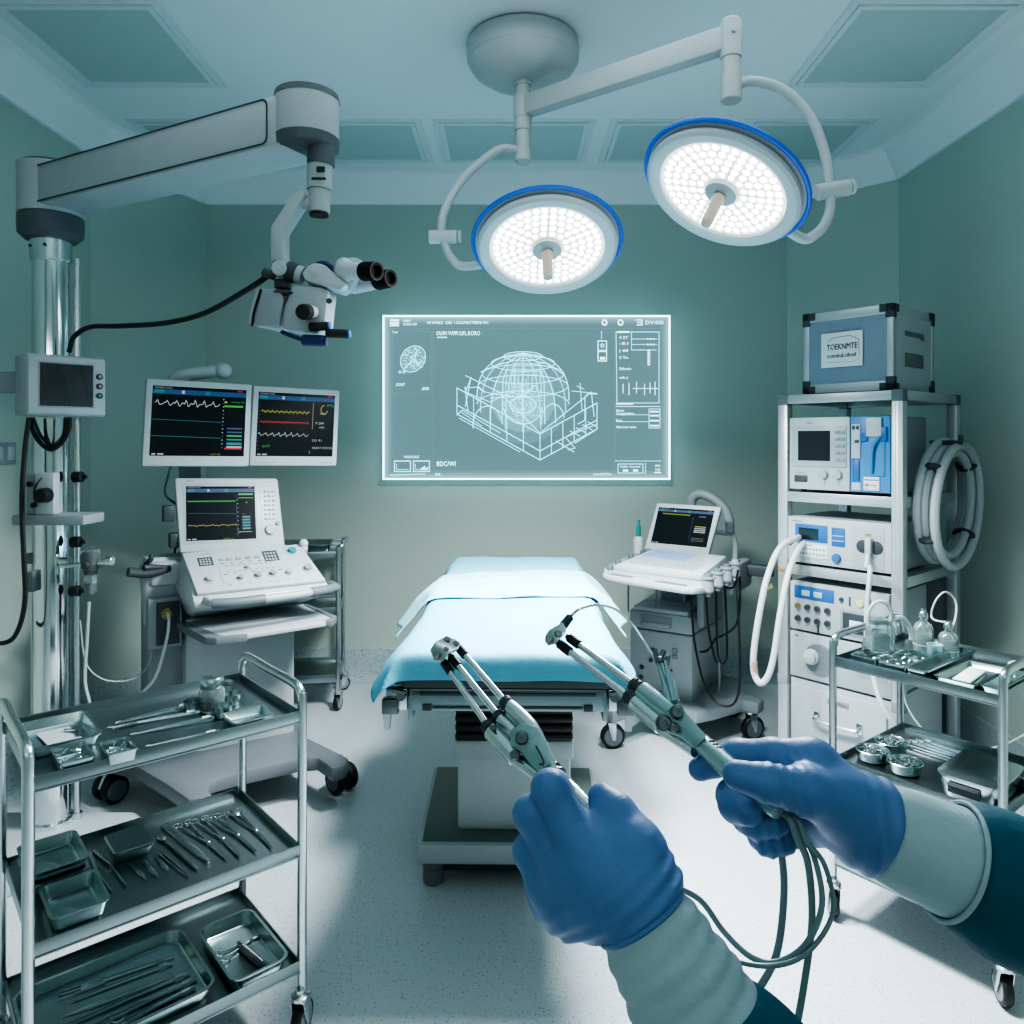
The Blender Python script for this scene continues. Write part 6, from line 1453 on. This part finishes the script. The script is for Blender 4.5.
b = MB(); b.loft(sleeve_rings(B0+ax*.047, B0+ax*.34, dense([(0, .0335), (.015, .0365), (.10, .043), (.25, .048), (1, .060)], 48), 1.05, fold=.055, freq=24, seed=6)); b.build('gown_sleeve', GOWN, person, world=True, sharp=60)

# ================================================================== the two hand-held instruments
TEALST = mat('teal_anodised_steel', (.33, .47, .46), .25, .7, var=.15, scale=60)
SATIN = mat('satin_steel', (.55, .64, .64), .24, .9, var=.15, scale=60)
def ilerp(a, b, t): return a+(b-a)*t
# ---- left instrument
tipL, endL = P(456, 654, .62), P(604, 832, .468)
t1 = thing('articulated_grasper', 'three-rod articulated steel instrument held by the left glove', 'surgical instrument', tipL)
def q3(px, py, o=0.0):                   # depth runs linearly along the tool
    f = min(1.15, max(-.05, ((px-456)*148+(py-654)*178)/(148**2+178**2)))
    return P(px, py, .62+(.468-.62)*f+o)
rods = [((443, 661), (490, 729), .002), ((450, 656), (501, 719), .004), ((457, 646), (508, 705), .0)]
for a_, c_, o in rods:
    A_, C_ = q3(*a_, o), q3(*c_, o); D_ = (C_-A_)
    b = MB(); b.cyl(A_, C_, .0025, .0026, 14); rd = b.build('rod', STEEL, t1, world=True)
    b = MB(); b.cyl(A_+D_*.02, A_+D_*.18, .0036, .0036, 14, bev=.0006); b.build('rod_sleeve', BLACK, rd, world=True)
    b = MB(); b.cyl(C_-D_*.08, C_+D_*.05, .0054, .0054, 14, bev=.001); b.cyl(C_-D_*.03, C_+D_*.0, .0060, .0060, 12, bev=.001); b.build('rod_clamp', DARK, rd, world=True)
def tool_plane(fn, o): 
    return fn, o
def slab(poly, fn, o0, o1, bev=.0012, mt=0, b=None):
    """closed slab whose outline is measured at two depths"""
    b = b or MB(); n = len(poly)
    v = [tuple(fn(*p, o0)) for p in poly]+[tuple(fn(*p, o1)) for p in poly]
    b.add(v, [tuple(range(n)), tuple(range(n, 2*n))[::-1]]+[(i, (i+1) % n, n+(i+1) % n, n+i) for i in range(n)], mt, None, bev); return b
def screw(fn, px, py, o, r, parent, m=DARKST, name='pivot_screw'):
    p_ = fn(px, py, o); n_ = (Vector((0, 0, CZ))-p_).normalized(); n_ = Vector((n_.x*.3, -1, .35)).normalized()
    b = MB(); b.lathe([(r*1.25, -.004), (r*1.25, .001), (r, .002), (r, .0035), (r*.85, .0042), (r*.45, .0042), (r*.4, .003), (.0001, .003)], p_, n_, 20, 0); b.build(name, m, parent, world=True)
slab([(430, 650), (435, 642), (447, 636), (458, 640), (461, 645), (457, 651), (448, 655), (443, 662), (434, 661)], q3, -.008, .007).build('tip_block', SATIN, t1, world=True)
screw(q3, 437, 656, -.0085, .0022, t1); screw(q3, 447, 639, -.0085, .0020, t1); screw(q3, 456, 643, -.0085, .0018, t1); screw(q3, 446, 649, -.0085, .0016, t1)
b = MB(); b.cyl(q3(491, 731, .002), q3(516, 758, .002), .0066, .0064, 20, bev=.0008); b.cyl(q3(513, 757, .002), q3(543, 779, .002), .0046, .0044, 16); b.build('lower_cylinder', SATIN, t1, world=True)
b = MB(); b.cyl(q3(501, 719, .004), q3(524, 742, .004), .0058, .0058, 18, bev=.0008); b.build('middle_cylinder', SATIN, t1, world=True)
b = MB(); b.tube([q3(508, 705, 0), q3(520, 716, 0), q3(531, 728, 0), q3(540, 742, 0), q3(553, 768, 0)], [.0052, .0058, .0060, .0048, .0042], 14); b.build('upper_cylinder', SATIN, t1, world=True)
slab([(510, 731), (521, 722), (536, 726), (545, 740), (557, 765), (552, 774), (541, 776), (524, 757), (511, 744)], q3, -.0075, .006, .0018).build('body_plate', TEALST, t1, world=True)
screw(q3, 522, 738, -.0080, .0040, t1); screw(q3, 515, 755, -.0072, .0030, t1); screw(q3, 493, 727, -.006, .0022, t1)
b = MB(); b.tube([q3(536, 746, -.008), q3(543, 760, -.008), q3(543, 764, -.008), q3(540, 764, -.008)], .0007, 6); b.build('wire_clip', DARK, t1, world=True)
b = MB(); b.cyl(q3(547, 767), q3(560, 781), .0068, .0062, 18, bev=.001); b.cyl(q3(551, 771), q3(553, 773), .0078, .0078, 18, bev=.0006); b.cyl(q3(556, 776), q3(558, 778), .0076, .0076, 18, bev=.0006); b.build('neck_joint', DARKST, t1, world=True)
g0, g1 = q3(558, 778), q3(612, 842); D_ = g1-g0
b = MB(); b.lathe([(.0055, 0), (.0066, .008), (.0076, .022), (.0082, .035), (.0078, .05), (.006, D_.length)], g0, D_, 24); b.build('handle', mat('smoked_clear_handle', (.42, .52, .50), .12, .55, var=.1), t1, world=True)
slab([(563, 783), (567, 779), (576, 789), (573, 793)], q3, -.0095, -.006, .0012).build('thumb_slider', SATIN, t1, world=True)

# ---- right instrument
t2 = thing('articulated_grasper', 'two-rod articulated steel instrument with side prong held by the right glove', 'surgical instrument', P(560, 636, .66))
def q4(px, py, o=0.0):
    f = min(1.15, max(-.08, ((px-560)*200+(py-636)*164)/(200**2+164**2)))
    return P(px, py, .66+(.486-.66)*f+o)
for a_, c_, o in (((557, 642), (633, 700), 0), ((567, 636), (638, 688), .004)):
    A_, C_ = q4(*a_, o), q4(*c_, o); D_ = C_-A_
    b = MB(); b.cyl(A_, C_, .0028, .0030, 14); rd = b.build('rod', STEEL, t2, world=True)
    b = MB(); b.cyl(A_+D_*.03, A_+D_*.19, .0042, .0042, 14, bev=.0006); b.build('rod_sleeve', BLACK, rd, world=True)
    b = MB(); b.cyl(C_-D_*.08, C_+D_*.02, .0064, .0064, 14, bev=.001); b.cyl(C_-D_*.05, C_-D_*.02, .0072, .0072, 12, bev=.001); b.build('rod_clamp', DARK, rd, world=True)
slab([(545, 636), (549, 630), (563, 622), (566, 628), (566, 633), (556, 644), (548, 646), (545, 642)], q4, -.009, .006).build('tip_block', SATIN, t2, world=True)
screw(q4, 549, 639, -.0095, .0026, t2); screw(q4, 558, 634, -.0095, .0024, t2)
b = MB(); b.cyl(q4(563, 626), q4(571, 616), .0042, .0036, 12, bev=.0006); b.build('wire_boot', DARK, t2, world=True)
b = MB(); b.cyl(q4(641, 691, .003), q4(675, 717, .003), .0082, .0088, 20, bev=.001); b.build('upper_tube', TEALST, t2, world=True)
b = MB(); b.cyl(q4(634, 702, .001), q4(662, 726, .001), .0072, .0072, 20, bev=.001); b.build('lower_tube', SATIN, t2, world=True)
slab([(656, 720), (666, 711), (675, 704), (683, 709), (694, 722), (707, 736), (695, 749), (680, 737), (664, 731)], q4, -.010, .008, .002).build('joint_plate', TEALST, t2, world=True)
b = MB(); b.cyl(q4(662, 729, .004), q4(696, 750, .002), .0044, .0056, 16); b.build('guide_tube', SATIN, t2, world=True)
screw(q4, 664, 723, -.0108, .0048, t2); screw(q4, 677, 712, -.0108, .0042, t2); screw(q4, 674, 728, -.0108, .0032, t2)
for s_ in (0, 1):
    b = MB(); b.tube([q4(671+4*s_, 704-2*s_, .0), q4(665+5*s_, 684-2*s_, .004), q4(658+7*s_, 662-1*s_, .008)], [.0030, .0026, .0016], 8); b.build('prong', TEALST, t2, world=True)
b = MB(); b.tube([q4(658, 663, .008), q4(655, 650, .012)], .0022, 8); b.tube([q4(659, 662, .008), q4(664, 651, .012)], .0022, 8); b.ball(q4(660, 660, .006), .003); b.tube([q4(662, 662, .008), q4(669, 656, .01), q4(667, 668, .008)], .0012, 6); b.build('prong_claw', DARKST, t2, world=True)
b = MB(); b.tube([q4(571, 616), P(580, 609, .66), P(596, 605, .67), P(615, 609, .67), P(632, 624, .66), P(645, 643, .63), P(658, 662, .615), P(672, 676, .60), P(678, 700, .58)], .0013, 6); b.build('pull_wire', SATIN, t2, world=True)
g0, g1 = q4(699, 741), q4(778, 812); D_ = g1-g0
b = MB(); b.lathe([(.0066, 0), (.0070, .003), (.0074, .02), (.0078, .04), (.0068, .07), (.0050, D_.length)], g0, D_, 24); h_ = b.build('handle', TEALST, t2, world=True)
b = MB(); b.lathe([(.0068, -.001), (.0076, 0), (.0076, .0012), (.0070, .002)], g0, D_, 24); b.build('handle_ring', DARK, h_, world=True)
for k in range(3):
    b = MB(); p_ = g0+D_*(.10+.05*k)+Vector((.0028, -.004, .0058)); b.box(-.002, .002, -.001, .001, -.001, .001, .0004, M=frame_z(p_, D_)); b.build('ridge', DARK, h_, world=True)
CAB = mat('teal_grey_cable', (.19, .28, .285), .38)
yc = .50
for pts, r_ in (([(762, 799, .494), (774, 822, .49), (781, 850, .50), (784, 894, .50), (776, 956, .49), (751, 1002, .48), (735, 1040, .47)], .0024),
                ([(774, 808, .487), (789, 818, .474), (797, 838, .470), (808, 864, .474), (812, 920, .476), (804, 985, .47), (794, 1040, .46)], .0023),
                ([(777, 808, .487), (797, 820, .472), (806, 840, .468), (825, 866, .470), (833, 912, .468), (808, 952, .46), (771, 966, .46), (725, 958, .47), (690, 940, .48)], .0016)):
    b = MB(); b.tube([P(*p) for p in pts], r_, 10); b.build('cable', CAB, t2, world=True)
b = MB(); b.tube([P(640, 872, .470), P(668, 884, .480), P(700, 900, .485), P(724, 932, .482), P(751, 957, .47), P(778, 962, .465), P(806, 944, .462), P(822, 905, .466), P(815, 860, .472), P(800, 830, .474), P(784, 812, .480)], .0019, 8); b.build('thin_cable', CAB, t1, world=True)
bpy.data.scenes.remove(TS)
